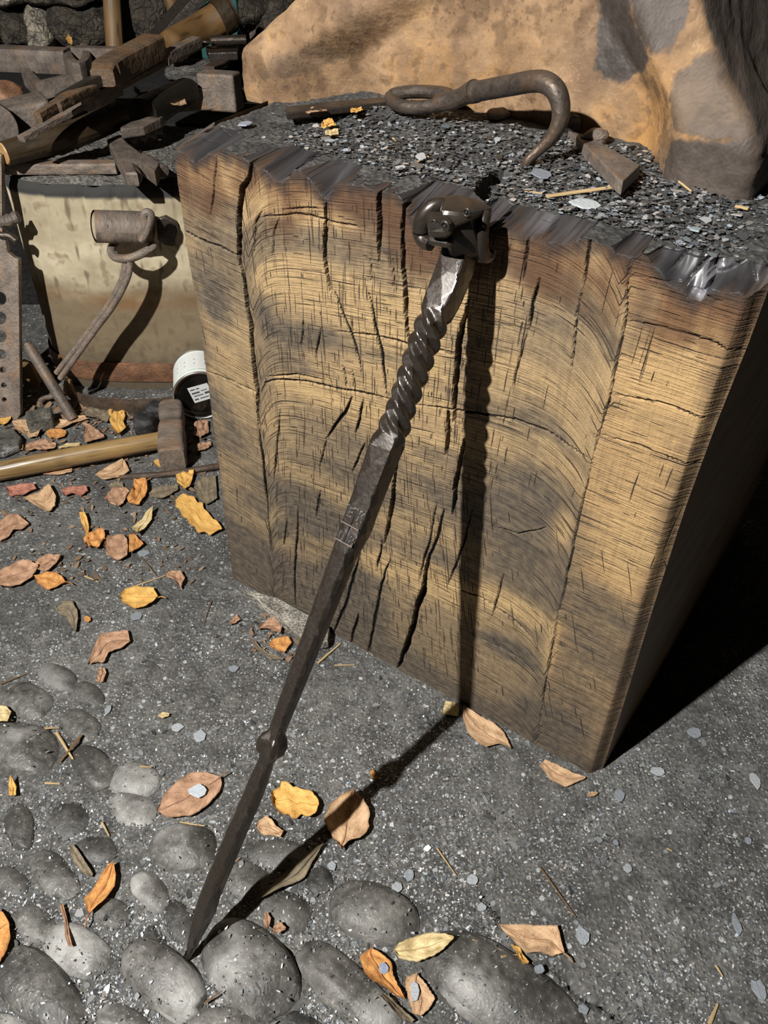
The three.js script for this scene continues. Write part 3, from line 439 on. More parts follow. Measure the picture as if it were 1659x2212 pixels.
structure('stone_bench', boxUV(rough3(new THREE.BoxGeometry(1.5, .34, .46, 30, 8, 12).translate(-.62, .17, -1.79), .006, 9), .4), M.shadedbench);
// ---------------------------------------------------------------- the anvil
const AO = V(-.145, TOP, -.915), AX = V(.796, 0, .606).normalize(), AZ = V(-AX.z, 0, AX.x);        // front left corner of its foot, along its length, towards the viewer
const anvilP = (x, y, z) => AO.clone().addScaledVector(AX, x).addScaledVector(AZ, z).setY(TOP + y);
const aLoc = (x, y, z = 0) => { const p = PL(x, y, AO.clone().addScaledVector(AZ, z), AZ).sub(AO); return [p.dot(AX), p.y]; };
{
  const LV = [ // height, left, right, front of the feet, left ridge, right ridge, front hollow, middle of depth .15
    [-.004, .002, .510, .000, .060, .450, -.050], [.004, .000, .512, .000, .060, .450, -.050], [.034, .000, .512, .001, .062, .451, -.050], [.042, .004, .508, -.001, .064, .449, -.050], [.050, .012, .501, -.006, .074, .443, -.051],
    [.068, .035, .478, -.017, .104, .425, -.053], [.088, .058, .455, -.029, .137, .404, -.056], [.115, .082, .432, -.042, .170, .378, -.061], [.15, .102, .412, -.055, .205, .345, -.068], [.20, .115, .40, -.066, .235, .315, -.074],
    [.235, .108, .405, -.064, .22, .33, -.070], [.27, .075, .44, -.055, .19, .37, -.058], [.295, .03, .48, -.048, .15, .40, -.048], [.305, .012, .50, -.046, .14, .42, -.046], [.372, .012, .50, -.046, .14, .42, -.046], [.375, .016, .496, -.049, .14, .42, -.049]];
  const MID = -.135, NR = 232, NL = 150, ring = (lv) => {
    const [y, x0, x1, zf, fl, fr, hz] = lv, e = (fl - x0) * .28, back = 2 * MID - zf, bh = 2 * MID - hz, eh = clamp((.09 - Math.abs(y)) / .09) * .03, out = [];
    const q = [[x0, zf, 6], [fl, zf, 6], [fl + .055, hz, 7], [lerp(fl, fr, .40), hz - .003, 22], [lerp(fl, fr, .66), hz - .003, 22], [fr - .04, hz, 22], [fr, zf, 7], [x1, zf, 12], [x1, zf - .05, 10], [x1 - eh, zf - .07, 6], [x1 - eh, back + .07, 12], [x1, back + .05, 6], [x1, back, 10], [fr, back, 12], [fr - .022, bh, 7], [fl + .022, bh, 30], [fl, back, 7], [x0, back, 12], [x0, back + .05, 10], [x0 + eh, back + .07, 6], [x0 + eh, zf - .07, 12], [x0, zf - .05, 6]];
    const tot = [8, 8, 16, 22, 22, 16, 8, 8, 8, 8, 12, 8, 8, 8, 8, 20, 8, 8, 8, 8, 6, 6];
    for (let i = 0; i < q.length; i++) { const a = q[i], b = q[(i + 1) % q.length]; for (let k = 0; k < tot[i]; k++) out.push([lerp(a[0], b[0], k / tot[i]), lerp(a[1], b[1], k / tot[i])]); }
    for (let s = 0; s < 2; s++) { const c = out.map((p) => p.slice()), n = out.length; for (let i = 0; i < n; i++) for (const d of [0, 1]) out[i][d] = (c[(i + n - 1) % n][d] + 2 * c[i][d] + c[(i + 1) % n][d]) / 4; }
    return out;
  };
  const rings = LV.map(ring), n = rings[0].length;
  const at = (v, k) => { // smooth across the levels by height
    const y = v; let i = 0; while (i < LV.length - 2 && y > LV[i + 1][0]) i++; const t = clamp((y - LV[i][0]) / (LV[i + 1][0] - LV[i][0])); return [lerp(rings[i][k % n][0], rings[i + 1][k % n][0], t), lerp(rings[i][k % n][1], rings[i + 1][k % n][1], t)];
  };
  const ys = []; for (let j = 0; j <= NL; j++) { const t = j / NL; ys.push(-.004 + (.379) * Math.pow(t, 1.15)); }
  const cum = rings.map((R) => { const c = [0]; for (let k = 1; k <= n; k++) c.push(c[k - 1] + Math.hypot(R[k % n][0] - R[k - 1][0], R[k % n][1] - R[k - 1][1])); let m = 0; for (let k = 1; k < n / 2; k++) if (Math.abs(R[k][0] - .256) < Math.abs(R[m][0] - .256)) m = k; return c.map((q) => q - c[m]); });
  const per = (y, k) => { let i = 0; while (i < LV.length - 2 && y > LV[i + 1][0]) i++; const t = clamp((y - LV[i][0]) / (LV[i + 1][0] - LV[i][0])); return lerp(cum[i][k], cum[i + 1][k], t) / .8; };
  const perX = (y, x) => { let m = 0, d = 9; for (let k = 0; k < n * .5; k++) { const q = at(clamp(y, -.004, .375), k); if (q[1] > -.1 && Math.abs(q[0] - x) < d) { d = Math.abs(q[0] - x); m = k; } } return (.5 + per(y, m)) * .8; };
  const g = grid(n, NL, (s, t, i, j) => {
    let x = 0, z = 0; for (const [dy, w] of [[-.006, .25], [0, .5], [.006, .25]]) { const q = at(clamp(ys[j] + dy, -.004, .375), i); x += q[0] * w; z += q[1] * w; }
    const y = ys[j], o = .0022 * fbm(x * 22 + 5, y * 22 + z * 15, 4), p = anvilP(x, y, z); const c = anvilP(.256, y, MID).sub(p).setY(0).normalize(); return p.addScaledVector(c, -o - .0016 * n2(x * 90, y * 90 + z * 60));
  }, (s, t, p, i) => { const d = p.clone().sub(AO); return [(.5 + per(d.y, i)), d.y / .4]; });
  const SP = [ // dark, oily patches and bare places on its side, traced
    [[1286, -60], [1284, 150], [1300, 170], [1322, 176], [1340, 184], [1362, 172], [1368, 150], [1390, 158], [1416, 142], [1424, 112], [1398, 70], [1380, 30], [1372, -60]], [[1374, -60], [1384, 30], [1402, 70], [1430, 102], [1462, 100], [1484, 66], [1500, 30], [1490, -60]],
    [[1548, 96], [1500, 120], [1468, 160], [1456, 210], [1474, 268], [1540, 284], [1622, 276], [1612, 190], [1596, 120], [1580, 96]], [[1528, -40], [1522, 76], [1536, 84], [1548, 60], [1554, -40]], [[1428, 352], [1446, 318], [1474, 304], [1560, 306], [1644, 296], [1640, 360], [1612, 446], [1500, 430], [1420, 412]], [[660, 100], [640, 150], [700, 150], [760, 120], [740, 80]]];
  const offs = [-.05, -.05, -.02, -.02, 0, -.05], strength = [.95, .85, .68, .6, .85, .22], polys = SP.map((P, i) => P.map(([x, y]) => { const q = aLoc(x, y, offs[i]); return [perX(q[1], q[0]), q[1]]; }));
  const sd = (P, x, y) => { let d = 9, s = 1; for (let i = 0, j = P.length - 1; i < P.length; j = i++) { const ex = P[j][0] - P[i][0], ey = P[j][1] - P[i][1], wx = x - P[i][0], wy = y - P[i][1], t = clamp((wx * ex + wy * ey) / (ex * ex + ey * ey)); d = Math.min(d, Math.hypot(wx - ex * t, wy - ey * t)); if ((P[i][1] > y) !== (P[j][1] > y) && x < (P[j][0] - P[i][0]) * (y - P[i][1]) / (P[j][1] - P[i][1]) + P[i][0]) s = -s; } return s * d; };
  const T = maps(1536, 1024, (u, v) => {
    const x = u * .8, y = v * .4, a = fbm(x * 26, y * 26, 5), b = fbm(x * 160, y * 160, 3), c2 = fbm(x * 10 + 7, y * 10, 4), p = n2(x * 420, y * 420);
    const m2 = fbm(x * 60 + 9, y * 60, 4), m3 = fbm(x * 14 + 3, y * 14 + 7, 4);
    let c = mixc([128, 100, 72], [176, 144, 108], clamp(.5 + a * 1.2 + m2 * .5)); c = mixc(c, [192, 140, 74], sstep(-.1, .35, c2 + a * .4 + m2 * .3) * .7 * sstep(.11, .02, y)); c = mixc(c, [92, 70, 48], sstep(0, .42, m2 + m3 * .8) * .6); c = mixc(c, [74, 56, 42], sstep(.2, .6, p * .4 + b + m3 * .4) * .45); c = mixc(c, [120, 98, 80], sstep(-.05, .4, fbm(x * 7 + 31, y * 7, 3)) * .5); c = mixc(c, [206, 178, 144], sstep(.3, .7, p * .6 + b * .7 - m3) * .35);
    let dk = 0; polys.forEach((P, i) => { const d = sd(P, x, y) + .0022 * n2(x * 120, y * 120) + .0015 * n2(x * 300, y * 300); dk = Math.max(dk, strength[i] * sstep(.0025, -.0025, d)); });
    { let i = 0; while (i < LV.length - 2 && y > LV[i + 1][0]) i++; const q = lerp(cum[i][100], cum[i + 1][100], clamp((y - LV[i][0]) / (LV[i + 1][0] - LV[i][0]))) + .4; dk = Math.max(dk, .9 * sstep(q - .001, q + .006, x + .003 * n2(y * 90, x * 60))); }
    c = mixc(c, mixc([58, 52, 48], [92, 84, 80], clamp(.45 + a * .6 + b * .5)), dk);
    return [...c, clamp(.5 + a * .3 * (1 - dk * .5) + b * .22 * (1 - dk * .5) + p * .06), .82 - dk * .24 + b * .1];
  });
  M.anvil = std({ ...T, bumpScale: 0.0018, metalness: 0.12, color: new THREE.Color(.88, .88, .9) });
  const t = thing('anvil', 'massive rust-brown iron anvil with four flared feet and dark oily patches, on the oak block', 'anvil', anvilP(.256, 0, MID));
  part('body', g, M.anvil, t);
  const topPts = []; for (const [x, z] of rings[rings.length - 1]) topPts.push(anvilP(x, .376, z));
  part('face_plate', slab(topPts.slice().reverse(), V(0, 1, 0), .004, .0015), M.steel, t);
  part('horn', sweep([anvilP(.49, .335, MID), anvilP(.58, .338, MID), anvilP(.68, .350, MID), anvilP(.76, .366, MID)], (q, f) => { const r = lerp(.062, .008, Math.pow(q, 1.3)); return [r * Math.cos(f * 6.283), r * .72 * Math.sin(f * 6.283)]; }, { seg: 28, n: 30 }), M.anvil, t);
}
// ---------------------------------------------------------------- the forged poker leaning on the block
const tipP = G(403, 2080), PN = V(.72560265, .03761422, .68708513).normalize(), PK = (x, y) => PL(x, y, tipP, PN);
{
  const t = thing('fire_poker', 'long black forged poker with twisted shaft and animal-head handle leaning on the oak block', 'poker', tipP);
  // centre line in the photograph and the width seen there
  const C = [[403, 2080, 3], [414, 2046, 20], [428, 2006, 32], [443, 1968, 43], [452, 1940, 42], [478, 1876, 42], [510, 1800, 42], [545, 1720, 41], [566, 1668, 38], [575, 1644, 33], [580, 1632, 36], [583, 1625, 52], [588, 1607, 58], [594, 1591, 50], [598, 1580, 35], [604, 1564, 36], [640, 1470, 42], [690, 1340, 48], [735, 1222, 53], [752, 1178, 57], [757, 1168, 63], [764, 1152, 65.4], [770, 1140, 65.6], [782, 1106, 66], [790, 1086, 66], [806, 1042, 68], [832, 972, 72], [845, 940, 76], [856, 912, 70], [866, 884, 66],
    [880, 845, 68], [897, 796, 70], [914, 748, 72], [932, 700, 73], [944, 674, 74], [958, 644, 78], [972, 610, 80], [985, 574, 80], [994, 540, 78], [999, 508, 74]];
  const P = C.map(([x, y]) => PK(x, y)), len = [0]; for (let i = 1; i < P.length; i++) len.push(len[i - 1] + P[i].distanceTo(P[i - 1])); const L = len[len.length - 1];
  const wid = C.map(([, , w], i) => [len[i] / L, w * pxm(P[i])]), at = (y) => { let b = 0; C.forEach((c, i) => { if (Math.abs(c[1] - y) < Math.abs(C[b][1] - y)) b = i; }); return len[b] / L; };
  const tw0 = at(940), tw1 = at(660), kn0 = at(1644), kn1 = at(1580), oct1 = at(1178);
  const view = eye.clone().sub(PK(780, 1150)).normalize(), right = rt.clone();
  const ref = view.clone().multiplyScalar(Math.cos(.52)).addScaledVector(right, -Math.sin(.52)).normalize();
  const shaft = sweep(P, (q, f) => {
    const w = interp(wid, q) / lerp(1.12, 1.2, sstep(oct1 - .01, oct1 + .01, q)), a = f * 6.28318; let r;
    const inT = sstep(tw0 - .012, tw0 + .012, q) * sstep(tw1 + .014, tw1 - .014, q), ph = (clamp((q - tw0) / (tw1 - tw0)) * 1.9) * -6.28318;
    const sq = (ang, e) => Math.pow(Math.pow(Math.abs(Math.cos(ang)), e) + Math.pow(Math.abs(Math.sin(ang)), e), -1 / e);
    const e = q < oct1 ? 6 : 7; let box = sq(a, e); if (q < oct1) box = Math.min(box, 1.17 * sq(a + Math.PI / 4, 7));
    const k = q > kn0 && q < kn1 ? .2 * Math.cos(4 * a) * Math.sin((q - kn0) / (kn1 - kn0) * Math.PI) : 0; box -= k;
    const tw = 1.04 + .17 * Math.cos(4 * (a + ph));
    r = lerp(box, tw, inT) * w / 2; r *= 1 + .006 * n2(q * 60, Math.cos(a) * 2) + .01 * n2(q * 160, a);
    return [r * Math.cos(a), r * Math.sin(a)];
  }, { seg: 72, n: 620, ref, tile: .12 });
  part('shaft', toCreasedNormals(shaft, .75), M.poker, t);
  // maker's stamp: four cells, two letters over two figures, glints painted as bright copies, recess shade as dark ones
  const T0 = PK(770, 1136), dir = PK(790, 1086).sub(PK(757, 1166)).normalize(), A = new THREE.Vector3().crossVectors(dir, ref).normalize(), O = new THREE.Vector3().crossVectors(A, dir).normalize(), w = interp(wid, at(1106)) / 1.2, face = w / 2 * 1.012;
  const across = A.dot(rt) > 0 ? A : A.clone().negate(), loc = (x, y, o = 0) => T0.clone().addScaledVector(across, x).addScaledVector(dir, y).addScaledVector(O, face + o);
  const st = [], hw = w * .44, cell = w * .72;
  M.stamp = std({ ...T_IRON, metalness: .4, bumpScale: .0004, color: new THREE.Color(4.5, 4.4, 4.3), roughness: .9 });  // pale tint carries the glints along the letters
  M.stampdark = std({ color: 0x0c0b0a, roughness: .7 });
  for (const y of [-cell, 0, cell]) { st.push(bar(loc(-hw, y), loc(hw, y), .0008, .0005, { ref: O, n: 2 })); }
  const font = await new FontLoader().loadAsync('fonts/droid/droid_sans_bold.typeface.json'), dk = [bar(loc(0, -cell), loc(0, cell * 1.25), .0007, .0005, { ref: O, n: 2 })];
  for (const y of [-cell, 0, cell]) dk.push(bar(loc(-hw, y + .0007), loc(hw, y + .0007), .0006, .0004, { ref: O, n: 2 }));
  for (const [ch, x, y] of [['E', -.24, .28], ['K', .26, .28], ['0', -.24, -.74], ['8', .26, -.74]]) {
    const g = new TextGeometry(ch, { font, size: w * .42, depth: .0004, curveSegments: 5, bevelEnabled: false }); g.computeBoundingBox(); g.translate(-(g.boundingBox.max.x + g.boundingBox.min.x) / 2, 0, 0);
    g.applyMatrix4(new THREE.Matrix4().makeBasis(across, dir, O).setPosition(loc(x * w, y * w + w * .05, -.0001))); dk.push(g);
    const g2 = g.clone(); g2.translate(across.x * .0006 - dir.x * .0005, across.y * .0006 - dir.y * .0005, across.z * .0006 - dir.z * .0005); g2.translate(-O.x * .0001, -O.y * .0001, -O.z * .0001); st.push(g2);
  }
  const mk = part('stamp', st, M.stamp, t); mk.userData.label = 'stamped letters E K over figures 0 8'; part('stamp_shade', dk, M.stampdark, t);
  // head: hp(x, y, o) is the point seen at x, y that stands o metres proud of the block face
  const hp = (x, y, o) => PL(x, y, A0.clone().addScaledVector(N, o), N);
  const hull = (pts, amp = .0008) => { const g = new ConvexGeometry(pts.map(([x, y, o]) => hp(x, y, o))); return g; };
  const soft = (pts, rad) => { const all = []; for (const [x, y, o, r = rad] of pts) { const c = hp(x, y, o); for (let i = 0; i < 26; i++) { const k = i + .5, ph = Math.acos(1 - 2 * k / 26), th = Math.PI * (1 + Math.sqrt(5)) * k; all.push(c.clone().add(V(Math.cos(th) * Math.sin(ph), Math.sin(th) * Math.sin(ph), Math.cos(ph)).multiplyScalar(r))); } } return toCreasedNormals(new ConvexGeometry(all), .5); };
  part('skull', [soft([[968, 438, .034], [985, 434, .030], [1024, 442, .020], [1054, 454, .010, .0028], [1046, 462, .012, .003], [1008, 466, .040], [972, 484, .046], [962, 462, .046]], .004), soft([[968, 470, .04], [1004, 470, .036], [1034, 470, .018], [1026, 540, .026], [984, 540, .036], [975, 505, .042]], .005)], M.poker, t);
  part('muzzle', [soft([[966, 488, .052], [936, 486, .052], [932, 470, .050], [960, 470, .046], [936, 498, .056], [964, 500, .056]], .004)], M.poker, t);
  part('lower_jaw', [soft([[934, 519, .050], [968, 525, .050], [972, 522, .04], [938, 514, .04]], .0034)], M.poker, t);
  part('horn', sweep([[968, 442, .030], [950, 441, .033], [932, 450, .036], [918, 468, .038], [911, 490, .038], [911, 510, .038], [918, 523, .040], [930, 529, .042]].map((q) => hp(...q)), (q, f) => { const r = .0052 * (.8 + .5 * Math.sin(q * 3.1)); return [r * Math.cos(f * 6.283), r * Math.sin(f * 6.283)]; }, { seg: 18, n: 40 }), M.redpoker ?? M.poker, t);
  part('horn', sweep([[1052, 462, .018], [1046, 474, .022], [1040, 492, .024], [1037, 515, .024], [1038, 538, .022], [1046, 552, .018], [1056, 550, .014], [1060, 538, .012]].map((q) => hp(...q)), (q, f) => { const r = .0046 * (.75 + .6 * Math.sin(q * 2.8)); return [r * Math.cos(f * 6.283), r * Math.sin(f * 6.283)]; }, { seg: 18, n: 40 }), M.poker, t);
  for (const [x, y, o, r] of [[961, 489, .0575, .0030], [1008, 459, .0435, .0024], [937, 482, .0562, .002]]) { const e = part('eye', new THREE.TorusGeometry(r, r * .36, 10, 22).applyMatrix4(new THREE.Matrix4().makeBasis(U, V(0, 1, 0), N.clone()).setPosition(hp(x, y, o))), M.poker, t); const c = hp(x, y, o - .0004).sub(t.position).sub(e.position); const pg = new THREE.SphereGeometry(r * .55, 12, 8); pg.translate(c.x, c.y, c.z); mesh('pupil', pg, M.stampdark, e); }
}
// ---------------------------------------------------------------- what lies on top of the block
{
  const q = (x, y, h) => G(x, y, TOP + h), t = thing('iron_hook', 'grey forged iron hook with a flat eye and curled point lying on the block', 'hook', q(960, 235, 0));
  const R = .0076;
  const hz = (x, y, z) => PL(x, y, AO.clone().addScaledVector(AZ, z + .012), AZ);
  part('eye', sweep([[990, 216, -.026], [955, 224, -.024], [905, 232, -.022], [868, 229, -.022], [848, 219, -.028], [846, 207, -.034], [880, 199, -.036], [930, 199, -.036], [966, 204, -.033], [974, 211, -.027]].map((a) => hz(...a)), (s, f) => [.0060 * Math.cos(f * 6.283), .0056 * Math.sin(f * 6.283)], { seg: 18, n: 70, ref: V(.2, 1, .3) }), M.hook, t);
  part('shank', rod([[945, 224, -.022], [985, 214, -.022], [1016, 200, -.020], [1026, 196, -.018]].map((a) => hz(...a)), (s) => .0074 + .0016 * sstep(.6, 1, s), { seg: 20, n: 30, ref: V(0, 1, .4) }), M.hook, t);
  part('hook', sweep([[1018, 200, -.020], [1060, 192, -.014], [1110, 183, -.008], [1150, 176, -.003], [1178, 178, 0], [1200, 195, .002], [1211, 226, .003], [1209, 262, .005], [1192, 296, .008], [1166, 322, .012], [1147, 340, .016], [1137, 352, .018], [1138, 358, .017], [1146, 356, .016]].map((a) => hz(...a)), (s, f) => { const r = s < .05 ? .0088 : lerp(.0080, .0040, sstep(.55, .97, s)); return [r * Math.cos(f * 6.283), r * Math.sin(f * 6.283)]; }, { seg: 20, n: 110, ref: AZ.clone() }), M.hook, t);
}
const onTop = (x, y, h = 0) => { let Y = TOP; for (let i = 0; i < 12; i++) Y = lerp(Y, topY(G(x, y, Y + h)), .7); return G(x, y, Y + h); };
const planar = (p) => { const h = p.reduce((m, q) => m + q.y / p.length, 0); return p.map((q) => eye.clone().add(q.clone().sub(eye).multiplyScalar((h - EYE) / (q.y - EYE)))); };
const flatBar = (name, pts, y, thick, mat, label, cat, lvl = TOP) => solo(name, slab(planar(pts.map(([a, b]) => onTop(a, b, y + thick))), V(0, 1, 0), thick, .0012), mat, label, cat);
const flatten = (g) => g;
flatBar('flat_bar', [[616, 230], [740, 216], [850, 208], [852, 218], [745, 230], [619, 244]].reverse(), .0025, .006, M.iron, 'dark flat iron bar lying along the foot of the anvil', 'bar');
flatBar('drift_punch', [[1228, 282], [1262, 290], [1300, 308], [1384, 356], [1346, 392], [1338, 388], [1268, 318]].reverse(), .001, .010, M.greyiron, 'grey tapered iron drift, wide end forward, by the anvil front', 'punch');
solo('iron_offcut', boulder(.0115, .007, .009, 41, { detail: 16, facet: .9, amp: .1 }).translate(...onTop(1284, 296, .006).toArray()), M.rust, 'rusty squarish iron offcut behind the tapered drift', 'offcut');
solo('iron_offcut', boulder(.011, .005, .007, 42, { detail: 16, facet: .9, amp: .1 }).translate(...onTop(1078, 246, .004).toArray()), M.rust, 'flat rusty iron offcut under the hook shank near the anvil', 'offcut');
solo('coal_lump', boulder(.007, .008, .006, 43, { detail: 16, facet: .5, amp: .2 }).translate(...onTop(1236, 268, .007).toArray()), M.coal, 'small black coal lump beside the bend of the iron hook', 'coal');
const stick = (name, p, q, r, mat, label, cat, o = {}) => solo(name, sweep([p, p.clone().lerp(q, .5).add(V(0, o.bow ?? 0, 0)), q], (t, f) => { const k = r * (o.taper ? lerp(1, o.taper, t) : 1) * (1 + .15 * n2(t * 6, f)); return [k * Math.cos(f * 6.283), k * (o.flat ?? 1) * Math.sin(f * 6.283)]; }, { seg: 8, n: 10 }), mat, label, cat);
stick('wood_splinter', onTop(1182, 424, .003), onTop(1342, 402, .003), .0026, M.straw, 'long pale wooden splinter in front of the tapered drift', 'splinter', { flat: .45 });
stick('wood_splinter', onTop(1134, 413, .002), onTop(1172, 418, .002), .0014, M.straw, 'short pale sliver left of the long wooden splinter', 'splinter', { flat: .5 });
stick('wood_splinter', onTop(1466, 392, .004), onTop(1494, 414, .002), .0009, M.straw, 'thin pale straw against the right anvil foot', 'straw');
stick('wood_splinter', onTop(1590, 446, .002), onTop(1618, 452, .002), .0022, M.straw, 'short pale wood chip beside the right anvil foot corner', 'splinter', { flat: .6 });
stick('wood_splinter', onTop(892, 354, .002), onTop(925, 338, .002), .0013, M.straw, 'small pale splinter near the chipped front edge of the block', 'splinter', { flat: .5 });
stick('wood_splinter', onTop(846, 296, .002), onTop(856, 304, .002), .0013, M.straw, 'tiny pale wood chip in the scale below the hook eye', 'splinter', { flat: .5 });
// scale heaped on the block
scatter('block_scale', 9000, 'heaped blue-grey iron scale on the charred top of the block', (r) => {
  for (;;) {
    const p = G(380 + r() * 1290, 205 + r() * 400, TOP), f = p.clone().sub(A0), a = f.dot(U), n = -f.dot(N); if (n < interp(lipEdge, a) + .002 || n > .17 || a < .02 || a > .50) continue;
    const dens = clamp(1.25 * sstep(.05, .16, a) * sstep(.54, .40, a) * sstep(-.01, .03, n - .012 - .02 * n2(a * 20, 2)) + .05 + .5 * fbm(a * 30, n * 30, 3)); if (r() > dens) continue;
    const s = .0007 + .0032 * Math.pow(r(), 2.6) + (r() > .94 ? .0035 * r() : 0), l = p; const hmm = .004 * clamp(dens - .35) * r();
    return { x: l.x, y: topY(p) + hmm + s * .2, z: l.z, s, tilt: .6, c: greys(r).map((k) => k * .8) };
  }
}, 1200);
const bigFlake = (x, y, w, hgt, seed, label, tone = [.45, .5, .54], lvl) => { // a single flake one can point at
  const P = lvl === undefined ? G(x, y) : onTop(x, y, .002), k = pxm(P), r = rng(seed), n = 9, d = ray(x, y), fore = Math.abs(d.y) / d.length(), pts = [];
  for (let i = 0; i < n; i++) { const a = -(i + r() * .5) / n * 6.283, q = .38 + r() * .2; pts.push(V(P.x + Math.cos(a) * q * w * k, 0, P.z + Math.sin(a) * q * hgt * k / fore)); }
  const y0 = lvl === undefined ? surfY(P.x, P.z) : P.y; for (const p of pts) p.y = y0 + .0022; const g = slab(pts, V(0, 1, 0), .0012, .0003); rough3(g, .0006, 60, seed);
  const m = new THREE.MeshStandardMaterial({ color: new THREE.Color().setRGB(...tone), roughness: .55, metalness: .15, bumpMap: T_STONE.bumpMap, bumpScale: .001 }); return solo('scale_flake', g, m, label, 'flake');
};
bigFlake(1262, 444, 72, 22, 3, 'large pale flake on the front edge of the block, right of the poker', [.5, .54, .56], TOP);
bigFlake(1170, 380, 46, 18, 4, 'blue-grey flake just below the curled point of the hook', [.24, .26, .3], TOP);
bigFlake(530, 272, 32, 10, 5, 'bluish flake alone on the bare left end of the block', [.3, .32, .38], TOP);
bigFlake(684, 246, 36, 20, 6, 'grey flake in front of the dark flat bar', [.25, .26, .28], TOP);
bigFlake(910, 342, 26, 16, 7, 'whitish flake above the small pale splinter', [.5, .52, .54], TOP);
bigFlake(1500, 500, 28, 10, 8, 'bluish flake on the bare charred top at far right', [.3, .36, .38], TOP);
